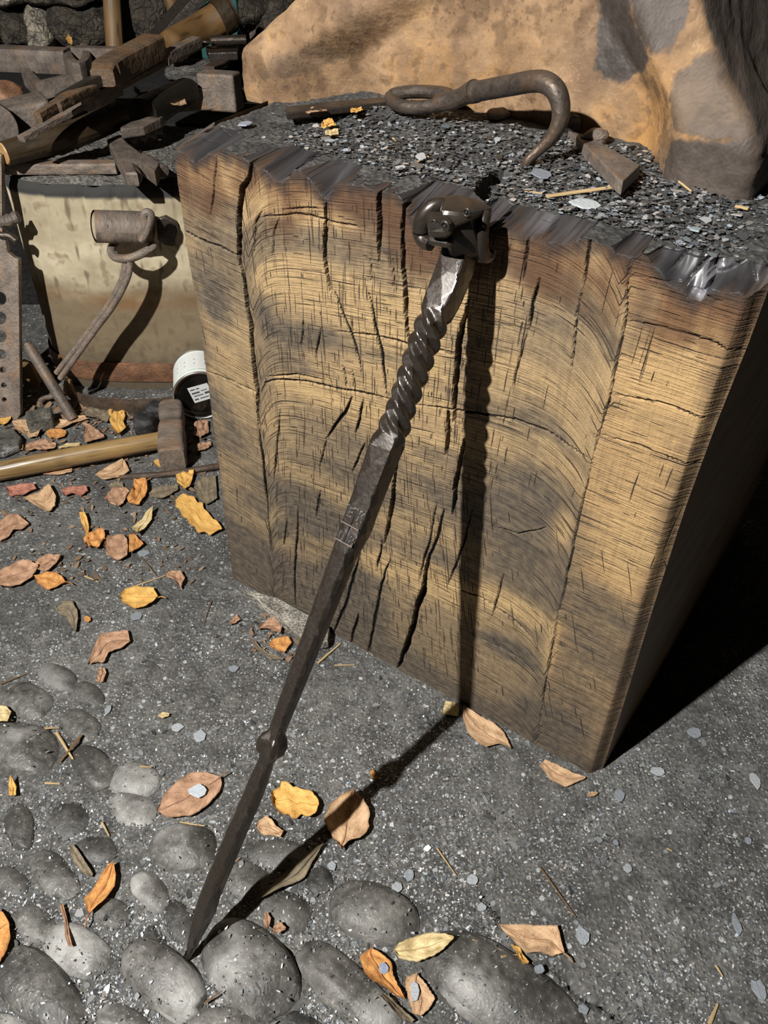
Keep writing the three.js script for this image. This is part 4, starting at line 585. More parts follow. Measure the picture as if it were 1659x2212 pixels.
// ---------------------------------------------------------------- fallen leaves: each is traced down both sides from stem to tip
// [tone, label, left side, right side, { curl (edges up), lift, fold, stem: [x, y] }]; sides run base ... tip
const LEAVES = [
  ['brown', 'large toothed brown leaf with a pale scale flake on it, left of the poker', [477, 1683, 444, 1672, 411, 1673, 382, 1694, 360, 1716, 349, 1738, 341, 1757], [477, 1683, 481, 1696, 473, 1718, 451, 1743, 415, 1768, 396, 1768, 362, 1771, 341, 1757], { curl: .004, stem: [494, 1668], lift: .004 }],
  ['yellow', 'bright yellow lobed oak leaf lying right of the poker', [690, 1746, 688, 1734, 673, 1715, 660, 1714, 645, 1708, 633, 1707, 623, 1696, 608, 1695, 605, 1710, 590, 1714, 586, 1727, 589, 1738], [690, 1746, 684, 1764, 667, 1773, 650, 1763, 642, 1774, 631, 1773, 623, 1764, 608, 1763, 596, 1755, 590, 1744, 589, 1738], { curl: .006, lift: .008 }],
  ['tan', 'brown oval leaf crossed by the shadow of the poker', [738, 1842, 723, 1820, 706, 1794, 700, 1777, 710, 1750, 732, 1729, 762, 1716], [738, 1842, 752, 1826, 775, 1819, 795, 1803, 799, 1760, 784, 1734, 762, 1716], { curl: .008, lift: .006 }],
  ['tan', 'small curled brown leaf below the bright yellow oak leaf', [614, 1799, 597, 1788, 588, 1776, 575, 1766, 560, 1778, 553, 1787], [614, 1799, 606, 1812, 588, 1809, 572, 1808, 562, 1803, 553, 1787], { curl: .006 }],
  ['tan', 'tan leaf with a pointed tip under the front edge of the block', [1103, 1619, 1087, 1582, 1066, 1567, 1035, 1550, 1001, 1527], [1103, 1619, 1079, 1610, 1048, 1619, 1027, 1604, 1009, 1586, 999, 1553, 1001, 1527], { curl: .004 }],
  ['pale', 'little square yellow leaf scrap at the foot of the block', [962, 1516, 958, 1530, 955, 1544], [992, 1520, 992, 1534, 990, 1549], { curl: .001 }],
  ['tan', 'torn tan leaf pinned under the lower right corner of the block', [1177, 1643, 1206, 1656, 1238, 1672, 1254, 1678, 1264, 1682], [1165, 1656, 1187, 1686, 1222, 1703, 1246, 1692, 1264, 1684], { curl: .002 }],
  ['tan', 'kite-shaped tan leaf with its stem on the bare floor at lower right', [1218, 2063, 1216, 2056, 1209, 2030, 1202, 2004, 1143, 2001, 1105, 2003, 1077, 2005], [1218, 2063, 1194, 2071, 1171, 2063, 1150, 2062, 1135, 2066, 1107, 2038, 1077, 2005], { curl: .005, stem: [1236, 2078], lift: .004 }],
  ['yellow', 'narrow curled yellow strip under the kite-shaped leaf', [1105, 2042, 1122, 2050, 1131, 2068, 1142, 2080], [1104, 2046, 1114, 2058, 1124, 2084, 1139, 2084], { curl: .003 }],
  ['orange', 'torn orange leaf lying in the gap between two cobbles', [801, 2052, 776, 2072, 790, 2110, 806, 2126, 824, 2133, 851, 2155, 874, 2162], [801, 2052, 826, 2066, 846, 2083, 849, 2110, 862, 2138, 874, 2162], { curl: .004, lift: .006 }],
  ['pale', 'wrinkled dull yellow leaf against the round end cobble', [851, 2060, 862, 2044, 896, 2027, 934, 2019, 957, 2022, 979, 2034], [851, 2062, 862, 2077, 896, 2083, 935, 2072, 962, 2052, 979, 2036], { curl: .007, lift: .008 }],
  ['tan', 'ragged tan leaf with a grey flake, between the two lowest cobbles', [901, 2105, 878, 2114, 874, 2124, 879, 2149, 890, 2194, 908, 2200], [901, 2105, 926, 2138, 940, 2160, 934, 2172, 926, 2183, 908, 2200], { curl: .003, lift: .004 }],
  ['grey', 'grey-brown sliver of leaf at the bottom by the lowest cobbles', [826, 2148, 846, 2158, 872, 2186, 896, 2208], [822, 2154, 838, 2172, 862, 2200, 884, 2214], { curl: .003, lift: .004 }],
  ['orange', 'upright orange leaf with a long stem on the lower left cobbles', [195, 1982, 184, 1947, 209, 1914, 235, 1876, 248, 1868], [195, 1982, 206, 1972, 228, 1950, 250, 1921, 253, 1896, 248, 1868], { curl: .004, stem: [184, 2003], lift: .010 }],
  ['orange', 'orange leaf cut by the left edge low down', [-46, 2080, -50, 2010, -30, 1976, 0, 1968, 12, 1978, 24, 2000], [-46, 2080, -20, 2094, 0, 2086, 15, 2062, 26, 2030, 24, 2000], { curl: .004, lift: .006 }],
  ['yellow', 'small upright yellow leaf above the pointed cobble at left', [22, 1723, 20, 1698, 24, 1678], [37, 1722, 37, 1701, 24, 1678], { curl: .002, lift: .006 }],
  ['pale', 'pale yellow leaf at the left edge above a wide cobble', [-34, 1544, -20, 1526, 0, 1527, 16, 1530, 27, 1543], [-34, 1544, -20, 1562, 0, 1561, 18, 1561, 27, 1543], { curl: .002, lift: .005 }],
  ['pale', 'tiny pale yellow leaf alone on bare floor left of the poker', [341, 1547, 352, 1540, 367, 1543], [341, 1548, 350, 1554, 365, 1549], { curl: .001 }],
  ['grey', 'dried curled grey leaf strip above the orange upright leaf', [156, 1826, 168, 1836, 186, 1864, 202, 1890], [150, 1840, 162, 1866, 178, 1888, 198, 1898], { curl: .004 }],
  ['brown', 'narrow dried brown leaf on the long mossy cobble', [138, 1954, 146, 1986, 152, 2020, 158, 2046], [130, 1960, 140, 1992, 142, 2026, 150, 2048], { curl: .003, lift: .004 }],
  ['grey', 'crumpled grey-tan leaf half in the shadow of the poker', [699, 1826, 668, 1842, 640, 1868, 612, 1894, 580, 1920, 556, 1946], [699, 1830, 676, 1866, 657, 1902, 636, 1912, 600, 1926, 572, 1944, 556, 1948], { curl: .006, lift: .004 }],
  ['brown', 'thin brown leaf scrap above the middle cobbles', [578, 1972, 586, 1986, 582, 2006], [572, 1974, 570, 1996, 574, 2012], { curl: .003 }],
  ['brown', 'small dark scrap of leaf between the middle cobbles', [592, 2004, 606, 1994, 618, 2006], [588, 2014, 600, 2020, 616, 2012], { curl: .003 }],
  ['tan', 'folded tan kite leaf at left, pointing left', [53, 1082, 84, 1066, 107, 1052, 114, 1063], [53, 1082, 85, 1101, 107, 1110, 121, 1098, 124, 1080, 114, 1063], { curl: .003, lift: .012 }],
  ['red', 'reddish crumpled leaf at the left edge below the hammer handle', [14, 1057, 30, 1054, 47, 1052, 74, 1049, 80, 1060], [14, 1057, 22, 1076, 50, 1073, 69, 1065, 80, 1061], { curl: .006 }],
  ['red', 'small reddish curled leaf right of the folded kite leaf', [135, 1066, 148, 1058, 166, 1054, 188, 1055, 191, 1064], [135, 1067, 141, 1076, 158, 1072, 176, 1077, 191, 1065], { curl: .006 }],
  ['brown', 'brown crumpled leaf lying left of the standing orange one', [227, 1082, 240, 1064, 248, 1056, 273, 1059, 282, 1066], [227, 1083, 238, 1091, 257, 1099, 268, 1090, 282, 1067], { curl: .006, lift: .003 }],
  ['grey', 'grey leaf scrap above the brown crumpled leaf', [235, 1052, 250, 1042, 266, 1046], [238, 1058, 252, 1066, 268, 1060], { curl: .003 }],
  ['orange', 'folded orange leaf standing near the iron rod on the floor', [276, 1084, 288, 1064, 291, 1042, 304, 1046, 317, 1044], [282, 1098, 301, 1095, 314, 1080, 321, 1066, 319, 1046], { curl: .008, lift: .008 }],
  ['yellow', 'small yellow folded leaf against the left side of the block', [381, 1032, 394, 1026, 407, 1022, 420, 1025], [385, 1052, 401, 1066, 412, 1056, 420, 1028], { curl: .007, lift: .004 }],
  ['grey', 'grey toothed leaf behind the small yellow folded leaf', [322, 1068, 336, 1056, 356, 1052, 384, 1050], [326, 1076, 350, 1080, 366, 1074, 386, 1060], { curl: .003 }],
  ['yellow', 'large yellow lobed oak leaf touching the left edge of the block', [379, 1088, 388, 1076, 398, 1071, 408, 1077, 420, 1076, 428, 1090, 439, 1088, 440, 1102, 450, 1112, 461, 1126, 470, 1130, 480, 1146], [379, 1088, 380, 1101, 388, 1104, 395, 1123, 404, 1124, 411, 1138, 420, 1142, 429, 1157, 442, 1154, 454, 1162, 468, 1154, 480, 1150], { curl: .004, lift: .006 }],
  ['yellow', 'thin upright yellow strip of a folded leaf', [172, 1113, 176, 1130, 184, 1150, 188, 1168], [184, 1112, 190, 1124, 194, 1142, 192, 1168], { curl: .004, lift: .012 }],
  ['orange', 'cupped orange leaf in deep shade beside the pinkish leaf', [182, 1168, 192, 1160, 210, 1150, 226, 1151, 229, 1160], [184, 1180, 192, 1188, 201, 1191, 216, 1188, 227, 1176], { curl: .010, lift: .002 }],
  ['brown', 'round pinkish-brown leaf in the middle of the leaf group', [226, 1186, 230, 1170, 234, 1160, 250, 1160, 266, 1159, 276, 1170], [226, 1186, 232, 1204, 246, 1211, 260, 1214, 277, 1207, 278, 1186], { curl: .004, lift: .010 }],
  ['pale', 'upright yellow-green leaf pointing up beside the pinkish leaf', [298, 1164, 285, 1146, 296, 1136, 307, 1126, 320, 1112, 334, 1102], [298, 1164, 306, 1156, 313, 1148, 322, 1136, 329, 1126, 334, 1102], { curl: .005, lift: .012 }],
  ['orange', 'small orange leaf at the right of the pinkish leaf', [280, 1160, 292, 1158, 302, 1168, 311, 1180], [280, 1200, 286, 1198, 298, 1190, 311, 1181], { curl: .004, lift: .004 }],
  ['brown', 'big wrinkled brown leaf at the left edge', [-16, 1250, 0, 1239, 38, 1217, 63, 1217, 85, 1228], [-16, 1262, 0, 1274, 30, 1271, 47, 1267, 72, 1252, 85, 1230], { curl: .006, lift: .004 }],
  ['brown', 'ragged brown leaf overlapping the big wrinkled one', [78, 1218, 92, 1208, 103, 1201, 118, 1204, 132, 1203], [84, 1236, 100, 1241, 112, 1232, 125, 1220, 133, 1206], { curl: .005, lift: .003 }],
  ['orange', 'orange leaf with a short stem below the ragged brown leaf', [143, 1262, 136, 1250, 125, 1240, 103, 1239, 75, 1248], [143, 1262, 132, 1268, 107, 1279, 92, 1270, 81, 1264, 75, 1249], { curl: .004, stem: [158, 1263], lift: .004 }],
  ['yellow', 'golden leaf with a dark notch under the pale straw', [343, 1295, 332, 1274, 301, 1270, 273, 1280, 262, 1294], [343, 1295, 330, 1308, 318, 1315, 291, 1319, 278, 1312, 266, 1308, 262, 1296], { curl: .005, stem: [358, 1292], lift: .005 }],
  ['brown', 'small dark brown leaf at the end of the pale straw', [358, 1246, 364, 1240, 373, 1236, 392, 1239, 400, 1252], [358, 1248, 374, 1256, 384, 1266, 391, 1276, 400, 1256], { curl: .005, lift: .003 }],
  ['grey', 'dull greenish leaf torn in two on the bare floor', [166, 1366, 170, 1340, 169, 1323, 157, 1301, 138, 1301, 121, 1318], [160, 1366, 150, 1350, 144, 1336, 130, 1330, 121, 1321], { curl: .003 }],
  ['brown', 'long torn brown leaf bent like an elbow, left of centre', [282, 1388, 277, 1364, 262, 1367, 244, 1367, 219, 1373, 204, 1402, 198, 1420, 191, 1438], [282, 1390, 263, 1405, 248, 1410, 235, 1415, 230, 1426, 226, 1436, 208, 1434, 191, 1438], { curl: .004 }],
  ['brown', 'little brown scrap below the elbow-shaped leaf', [214, 1443, 212, 1458, 208, 1474], [227, 1446, 231, 1456, 224, 1476], { curl: .003 }],
  ['orange', 'tiny orange fragment near the torn greenish leaf', [181, 1336, 188, 1332, 196, 1336], [183, 1342, 190, 1347, 197, 1342], { curl: .001 }],
  ['tan', 'broad tan leaf just in front of the hammer handle', [207, 1030, 220, 1020, 236, 1010, 252, 1002, 266, 997], [207, 1033, 226, 1041, 246, 1036, 263, 1034, 281, 1020, 270, 1000], { curl: .003, lift: .006 }],
  ['tan', 'flat tan strip of leaf under the hammer handle', [94, 1024, 124, 1016, 157, 1012], [95, 1028, 126, 1028, 155, 1022], { curl: .002 }],
  ['brown', 'brown jagged leaf at the left edge under the folded kite leaf', [-10, 1140, 0, 1132, 19, 1117, 38, 1113, 50, 1124, 63, 1134], [-10, 1160, 0, 1175, 19, 1164, 30, 1150, 47, 1148, 63, 1136], { curl: .005 }],
  ['brown', 'brown curled leaf by the plank under the block', [558, 1362, 575, 1345, 590, 1340, 604, 1337, 610, 1352], [558, 1363, 584, 1365, 596, 1370, 606, 1374, 611, 1356], { curl: .006, lift: .002 }],
  ['orange', 'orange leaf just below the curled brown one by the plank', [582, 1395, 590, 1384, 600, 1380, 623, 1378, 630, 1390], [582, 1396, 594, 1407, 604, 1410, 615, 1413, 629, 1394], { curl: .003 }],
  ['grey', 'grey crumbled leaf bits left of the orange leaf by the plank', [552, 1386, 560, 1398, 580, 1414, 612, 1424], [548, 1398, 562, 1412, 590, 1426, 612, 1428], { curl: .003 }],
  ['brown', 'tiny brown scrap on the floor left of the plank', [496, 1348, 504, 1336, 512, 1330], [498, 1352, 510, 1348, 521, 1340], { curl: .002 }],
  ['tan', 'wide brown leaf at the left end of the litter behind the hammer', [28, 916, 57, 911, 80, 914, 99, 919], [36, 934, 50, 940, 65, 950, 84, 946, 97, 930], { curl: .005, lift: .006 }],
  ['tan', 'long curled tan leaf below the standing iron rod', [105, 922, 124, 914, 142, 912, 165, 906, 184, 906], [105, 924, 120, 932, 136, 931, 166, 918, 195, 910], { curl: .006, lift: .006 }],
  ['orange', 'bright orange leaf under the long curled tan leaf', [101, 936, 113, 928, 130, 930, 144, 935], [102, 944, 110, 949, 126, 951, 141, 946], { curl: .003, lift: .003 }],
  ['brown', 'pinkish brown leaf just behind the middle of the hammer handle', [181, 919, 190, 920, 198, 922, 212, 934, 226, 946], [184, 928, 182, 946, 184, 962, 206, 958, 227, 952], { curl: .005, lift: .004 }],
  ['yellow', 'curled yellow leaf beside the coal lump', [263, 878, 248, 882, 235, 894, 237, 912, 244, 931, 255, 946], [263, 878, 270, 890, 272, 902, 268, 918, 275, 933, 258, 946], { curl: .010, lift: .006 }],
  ['grey', 'dry grey-brown leaf left of the curled yellow leaf', [184, 897, 196, 886, 212, 877, 230, 873, 247, 875], [188, 906, 206, 908, 222, 914, 234, 916, 246, 892], { curl: .006, lift: .004 }],
  ['brown', 'crumbled brown leaf behind the thick end of the hammer handle', [57, 967, 74, 958, 93, 953, 122, 961], [59, 979, 82, 974, 102, 978, 120, 972], { curl: .006 }],
  ['orange', 'orange strip of leaf at the left edge behind the hammer handle', [-4, 980, 14, 972, 28, 965, 51, 964], [-4, 988, 14, 984, 30, 980, 50, 974], { curl: .004 }],
  ['pale', 'pale narrow leaf lying along the hammer handle', [127, 967, 148, 960, 173, 959], [128, 972, 150, 968, 172, 966], { curl: .002 }],
  ['yellow', 'yellow leaf under the foot of the holed iron plate', [-6, 908, 10, 906, 27, 903], [-6, 918, 8, 922, 20, 916], { curl: .003, lift: .003 }],
  ['yellow', 'yellow leaf lying behind the curved iron strip', [258, 831, 264, 820, 276, 816, 300, 819, 318, 824], [260, 838, 280, 836, 304, 836, 326, 832], { curl: .005, lift: .006 }],
  ['yellow', 'small yellow leaf peeping out under the hammer head', [333, 998, 340, 994, 350, 1000], [336, 1006, 346, 1012, 356, 1013], { curl: .002 }],
  ['brown', 'thin brown leaf sliver right of the hammer head', [378, 1012, 396, 1002, 420, 994], [384, 1014, 402, 1006, 420, 998], { curl: .003 }],
  ['brown', 'dry brown leaf in shade beneath the tin can', [420, 918, 436, 910, 450, 914], [418, 944, 434, 950, 452, 940], { curl: .006 }],
  ['brown', 'brown leaf half buried beside the block below the tin can', [422, 968, 436, 960, 456, 958], [424, 978, 440, 976, 458, 966], { curl: .004 }],
  ['grey', 'dull flattened leaf litter patch against the block side', [424, 1046, 440, 1034, 466, 1030], [426, 1078, 446, 1094, 470, 1080], { curl: .004 }],
  ['orange', 'orange fragment on the floor right of the shadow', [799, 1668, 806, 1664, 814, 1676], [803, 1684, 812, 1686, 818, 1680], { curl: .001 }],
  ['tan', 'tiny tan fragment below the lower right block corner', [1268, 1716, 1278, 1711, 1291, 1714], [1270, 1722, 1282, 1722, 1290, 1718], { curl: .001 }],
];
const chain = (q, Y) => { const p = []; for (let i = 0; i < q.length; i += 2) { let g = G(q[i], q[i + 1]); const y = Y ?? surfY(g.x, g.z) + .002; g = G(q[i], q[i + 1], y); p.push(g); } return p; };
const along = (p) => { const l = [0]; for (let i = 1; i < p.length; i++) l.push(l[i - 1] + p[i].distanceTo(p[i - 1])); return (t) => { const s = t * l[l.length - 1]; let i = 1; while (i < p.length - 1 && s > l[i]) i++; return p[i - 1].clone().lerp(p[i], clamp((s - l[i - 1]) / Math.max(1e-9, l[i] - l[i - 1]))); }; };
function leaf([tone, label, Lq, Rq, o = {}], k, Y) {
  const L = along(chain(Lq, Y)), R = along(chain(Rq, Y)), r = rng(50 + k), ph = r() * 50, base = L(0).lerp(R(0), .5), tip = L(1).lerp(R(1), .5), wide = L(.5).distanceTo(R(.5)), up = o.lift ?? 0;
  const cu = Math.min(o.curl ?? .003, wide * .28), jag = wide * .035;
  const at = (s, t) => { const p = L(t).lerp(R(t), s); const m = (s - .5) * 2; const edge = Math.pow(Math.abs(m), 8); if (t > .03 && t < .97) p.addScaledVector(L(t).sub(R(t)).normalize(), -Math.sign(m) * edge * jag * (n2(t * 26 + ph, m) + .6 * n2(t * 60 + ph, m))); p.y += .0012 + cu * (m * m * (.7 + .6 * n2(t * 3 + ph, m * .7))) * .6 + up * (.5 + .5 * n2(t * 1.6 + ph, 7)) * Math.abs(2 * t - .9) * .8 + cu * .35 * (n2(t * 5 + ph, m * 2) + .5) + .0006 * Math.abs(n2(t * 16 + ph, m * 5)) ; return p; };
  const t = thing('fallen_leaf', label, 'leaf', base);
  const top = grid(14, 26, at), bot = grid(14, 26, (s, q) => { const p = at(s, q); p.y -= .0004; return p; }); { const ix = bot.index.array; for (let i = 0; i < ix.length; i += 3) { const x = ix[i]; ix[i] = ix[i + 1]; ix[i + 1] = x; } bot.computeVertexNormals(); }
  part('blade', mergeGeometries([top, bot]), M.leaf[tone], t);
  const mid = []; for (let i = 0; i <= 8; i++) { const p = at(.5, i / 8 * .96); p.y += .0003; mid.push(p); }
  part('midrib', rod(mid, (q) => lerp(.0007, .00025, q), { seg: 6, n: 20 }), M.leafrib[tone], t);
  if (o.stem) { const e = G(o.stem[0], o.stem[1], base.y + .004), b = at(.5, .02); part('stem', rod([b, b.clone().lerp(e, .5).add(V(0, .002, 0)), e], .0007, { seg: 6, n: 8 }), M.leafrib[tone], t); }
  return t;
}
M.leafrib = {}; for (const [k, [A, B]] of Object.entries(leafTones)) M.leafrib[k] = std({ color: new THREE.Color().setRGB(...B.map((q) => Math.pow(q / 255 * .9, 2.2))), roughness: .8 });
LEAVES.forEach((d, i) => leaf(d, i));
bigFlake(429, 1717, 42, 26, 21, 'pale round flake lying on the large brown leaf', [.5, .55, .6]).position.y += .007;
bigFlake(829, 2100, 26, 22, 22, 'blue flake resting on the torn orange leaf', [.28, .32, .42]).position.y += .006;
bigFlake(896, 2147, 24, 40, 23, 'grey speckled flake on the ragged tan leaf', [.4, .42, .46]).position.y += .005;
// straws, twigs and the larger flakes on the floor
const fl = (x, y, h = .002) => { const g = G(x, y); const yy = surfY(g.x, g.z) + h; return G(x, y, yy); };
for (const [x0, y0, x1, y1, r, m, label] of [
  [275, 1272, 357, 1243, .0012, 'straw', 'pale straw running to the small dark brown leaf'], [183, 1244, 213, 1257, .0014, 'straw', 'short cream straw on the bare floor at left'], [310, 1208, 338, 1243, .0007, 'twig', 'thin dark twig above the pale straw'], [457, 1298, 440, 1346, .0006, 'twig', 'thin dark twig left of the plank'],
  [1166, 1872, 1245, 1982, .0009, 'twig', 'long thin grass stalk on the floor at lower right'], [944, 1832, 986, 1892, .0009, 'straw', 'fine seed stalk right of the brown oval leaf'], [1020, 2030, 1082, 2052, .0009, 'straw', 'pale straw beside the longest cobble'], [1532, 2212, 1550, 2168, .0018, 'straw', 'pale wood sliver at the bottom edge far right'], [1083, 2067, 1118, 2062, .0013, 'straw', 'short pale straw left of the kite-shaped leaf'],
  [722, 1437, 766, 1436, .0010, 'straw', 'white straw in front of the block foot'], [122, 1582, 158, 1640, .0018, 'straw', 'pale broken stick between the cobbles at left'], [176, 1588, 130, 1646, .0018, 'twig', 'dark stick crossing the pale broken one'], [388, 1776, 442, 1784, .0010, 'straw', 'white straw under the large toothed brown leaf'], [96, 1573, 128, 1572, .0014, 'straw', 'cream straw above the broken sticks'], [97, 1691, 130, 1693, .0014, 'straw', 'cream straw below the wide cobble at left'], [220, 1776, 236, 1806, .0012, 'straw', 'tan straw among the middle left cobbles'],
  [0, 1478, 58, 1455, .0009, 'twig', 'dark twig at the left edge above the cobbles'], [686, 1432, 735, 1390, .0016, 'straw', 'pale splinter at the end of the plank'], [1546, 2085, 1562, 2110, .0012, 'straw', 'small cream straw on the floor at far right'], [1440, 1832, 1452, 1838, .001, 'straw', 'tiny yellow straw on the right-hand floor'], [600, 1988, 612, 2012, .001, 'straw', 'tan straw among the middle cobbles'], [302, 1655, 327, 1657, .0012, 'straw', 'cream straw above the heart-shaped cobble'], [440, 2168, 480, 2140, .0008, 'twig', 'thin dark twig beside the cobble under the poker tip'], [500, 1868, 519, 1852, .0007, 'straw', 'hair-thin straw right of the poker shaft low down'],
]) stick(m === 'twig' ? 'twig' : 'straw', fl(x0, y0), fl(x1, y1), r, M[m], label, m, { flat: .6, taper: .6 });
for (const [x, y, w, h, label] of [
  [432, 1590, 30, 26, 'square grey flake beside the poker above the knob'], [384, 1572, 26, 20, 'grey flake pair left of the square flake'], [233, 1535, 14, 22, 'bluish flake beside the small left cobble'], [1256, 2022, 34, 36, 'large blue-grey flake right of the kite-shaped leaf'], [1162, 2103, 24, 18, 'pale flake below the kite-shaped leaf'], [1338, 1720, 24, 28, 'rounded grey flake below the right block corner'], [1420, 1668, 30, 22, 'grey flake at the edge of the block shadow'],
  [884, 1893, 22, 24, 'square blue flake right of the poker shadow end'], [858, 1918, 26, 22, 'pale blue flake above the round end cobble'], [1040, 1960, 22, 18, 'blue-grey flake by the fine crack in the floor'], [1020, 1900, 30, 20, 'speckled flake above the floor crack'], [1640, 2142, 34, 44, 'dark oval slag piece with a hole at far right'], [1355, 1878, 20, 18, 'small bluish flake on the right-hand floor'], [1295, 1816, 14, 14, 'pale flake in the middle of the right-hand floor'],
  [1618, 1815, 16, 14, 'pale flake near the right edge'], [1590, 2000, 18, 42, 'long pale flake near the lower right edge'], [717, 1873, 24, 20, 'blue flake between the oval leaf and the round cobble'], [1330, 1822, 12, 12, 'light grey flake beside its pale neighbour'], [1260, 2182, 22, 20, 'white flake by the long floor crack'], [1630, 1690, 22, 30, 'pale flake at the right edge under the shadow'], [310, 1198, 26, 14, 'grey flake left of the upright yellow leaf'], [295, 1335, 24, 20, 'blue-grey flake below the golden notched leaf'], [505, 1445, 24, 14, 'bluish flake on the floor left of the poker'], [1500, 1585, 30, 20, 'bluish flakes beside the edge of the block shadow'],
]) bigFlake(x, y, w, h, x * 7 + y, label, [.22 + (x % 7) * .03, .245 + (x % 7) * .03, .27 + (x % 7) * .03]);
{ // the plank the block is wedged up on
  const p = [[526, 1272], [600, 1290], [712, 1352], [708, 1384], [664, 1390], [624, 1352], [560, 1298]].map(([x, y]) => G(x, y, .016));
  solo('wedge_plank', slab(p.reverse(), V(0, 1, 0), .014, .002), M.plank, 'weathered grey plank wedged under the front left of the block', 'plank');
}
// ---------------------------------------------------------------- the whitewashed stump on the left and what hangs on it
const ZP = (x, y, z) => PL(x, y, V(0, 0, z), V(0, 0, 1));
const ST = { cx: -.374, cz: -1.385, rx: .214, rz: .152, top: .342 };
{
  const T = maps(1024, 512, (u, v) => {                                 // u once round, v up
    const a = fbm(u * 10, v * 5, 5, 10), b = fbm(u * 60, v * 14, 3, 60), k = fbm(u * 90, v * 6, 3, 90), r = fbm(u * 12 + 4, v * 8 + 3, 4, 12);
    let c = mixc([150, 138, 112], [200, 188, 160], clamp(.55 + a * 1.0 + b * .4)); c = mixc(c, [120, 104, 80], sstep(.12, .45, b) * .6); c = mixc(c, [88, 76, 60], sstep(.22, .5, k) * .65);
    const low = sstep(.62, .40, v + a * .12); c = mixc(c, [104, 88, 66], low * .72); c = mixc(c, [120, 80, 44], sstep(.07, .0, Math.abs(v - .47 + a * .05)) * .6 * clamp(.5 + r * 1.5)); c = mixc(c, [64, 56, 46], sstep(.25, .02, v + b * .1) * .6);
    c = mixc(c, [56, 55, 54], sstep(.935, .955, v + a * .015)); return [...c, clamp(.5 + a * .25 + b * .3 + k * .25), .9];
  });
  M.stump = std({ ...T, bumpScale: .003 });
  const se = (f, s = 1) => { const a = f * 6.28318, c = Math.cos(a), q = Math.sin(a), e = 3.4, k = Math.pow(Math.pow(Math.abs(c), e) + Math.pow(Math.abs(q), e), -1 / e); return [ST.cx + ST.rx * c * k * s, ST.cz - ST.rz * q * k * s]; };
  const t = thing('chopping_stump', 'squat pale whitewashed wooden stump with a rusty iron band, left of the oak block', 'stump', V(ST.cx, 0, ST.cz));
  const cracks = [.655, .70, .735, .762, .80, .83, .60];
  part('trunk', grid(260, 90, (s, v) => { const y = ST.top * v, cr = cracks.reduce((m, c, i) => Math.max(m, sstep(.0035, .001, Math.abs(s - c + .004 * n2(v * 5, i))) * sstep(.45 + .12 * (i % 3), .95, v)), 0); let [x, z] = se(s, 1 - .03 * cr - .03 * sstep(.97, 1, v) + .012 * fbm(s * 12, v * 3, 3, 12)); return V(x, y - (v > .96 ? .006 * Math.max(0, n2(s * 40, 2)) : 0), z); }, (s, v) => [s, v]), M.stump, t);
  part('ash_top', grid(120, 24, (s, v) => { const [x, z] = se(s, (1 - v) * .965 + .001); const w = sstep(0, .1, v); return V(x, ST.top - .002 + w * (.006 + .008 * fbm(x * 26, z * 26, 4) + .004 * fbm(x * 90, z * 90, 2)), z); }, (s, v, p) => [p.x / .25, p.z / .25]), M.ash, t);
  part('iron_band', grid(200, 6, (s, v) => { const [x, z] = se(s, 1.018 + .010 * Math.sin(v * Math.PI)); return V(x, .016 + .036 * v, z); }, (s, v) => [s * 8, v * .3]), M.redrust, t);
}
// pipe socket, staple, ring and fire iron that hang on the stump
{
  const z = -1.200, t = thing('pipe_socket', 'rusty brown iron pipe socket fixed sideways on the pale stump face', 'pipe', ZP(265, 487, z));
  const pp = [ZP(207, 489, z + .012), ZP(326, 492, z - .006)], k = pxm(pp[0]);
  part('pipe', [sweep(pp, roundProf(34 * k), { seg: 36, n: 20, straight: true, ends: false }), sweep(pp, roundProf(29 * k), { seg: 36, n: 20, straight: true, ends: false }), sweep([pp[1].clone().add(V(-.002, 0, 0)), pp[1]], roundProf(33 * k), { seg: 36, n: 1, straight: true, ends: true }), sweep([pp[0], pp[0].clone().add(V(.0006, 0, 0))], (q, f) => [(q ? 29 : 34) * k * Math.cos(f * 6.283), (q ? 29 : 34) * k * Math.sin(f * 6.283)], { seg: 36, n: 1, straight: true, ends: false })], M.rust, t);
  part('staple', rod([[306, 520], [312, 508], [322, 486], [326, 464], [318, 458], [311, 464], [312, 472]].map(([x, y]) => ZP(x, y, z + .026)), .0055, { n: 40 }), M.rust, t);
  const fp = [[338, 474], [356, 468], [378, 480], [384, 500], [374, 534], [356, 530], [340, 518]].map(([x, y]) => ZP(x, y, -1.226)); part('flange', slab(fp.reverse(), V(0, 0, 1), .010, .002), M.iron, t);
  const r = thing('iron_ring', 'worn iron ring hanging below the pipe socket', 'ring', ZP(285, 540, z));
  part('ring', sweep([[276, 514], [250, 524], [240, 542], [250, 556], [278, 558], [306, 548], [330, 534], [326, 526], [300, 512]].map(([x, y], i) => ZP(x, y, z + [-.012, -.004, .010, .022, .028, .024, .012, -.006, -.014][i])), roundProf(.0062), { seg: 16, n: 90, closed: true }), M.rust, r);
  const f = thing('fire_iron', 'long double-rod fire iron hanging from the iron ring down to the floor', 'fire iron', ZP(120, 820, -1.2));
  for (const d of [0, 1]) part('rein', rod([[272 + d * 10, 560 + d * 6], [268 + d * 8, 592 + d * 6], [240 + d * 6, 650 + d * 8], [200 + d * 6, 704 + d * 8], [122 + d * 8, 806 + d * 12]].map(([x, y], i) => ZP(x, y, [-1.176, -1.172, -1.170, -1.17, -1.16][i] + d * .006)), .0048, { n: 60 }), M.rust, f);
  part('hooked_end', rod([[150, 826], [128, 846], [112, 856], [96, 860], [86, 866]].map(([x, y]) => G(x, y, .012)), (q) => lerp(.0055, .004, q), { n: 30 }), M.rust, f);
}
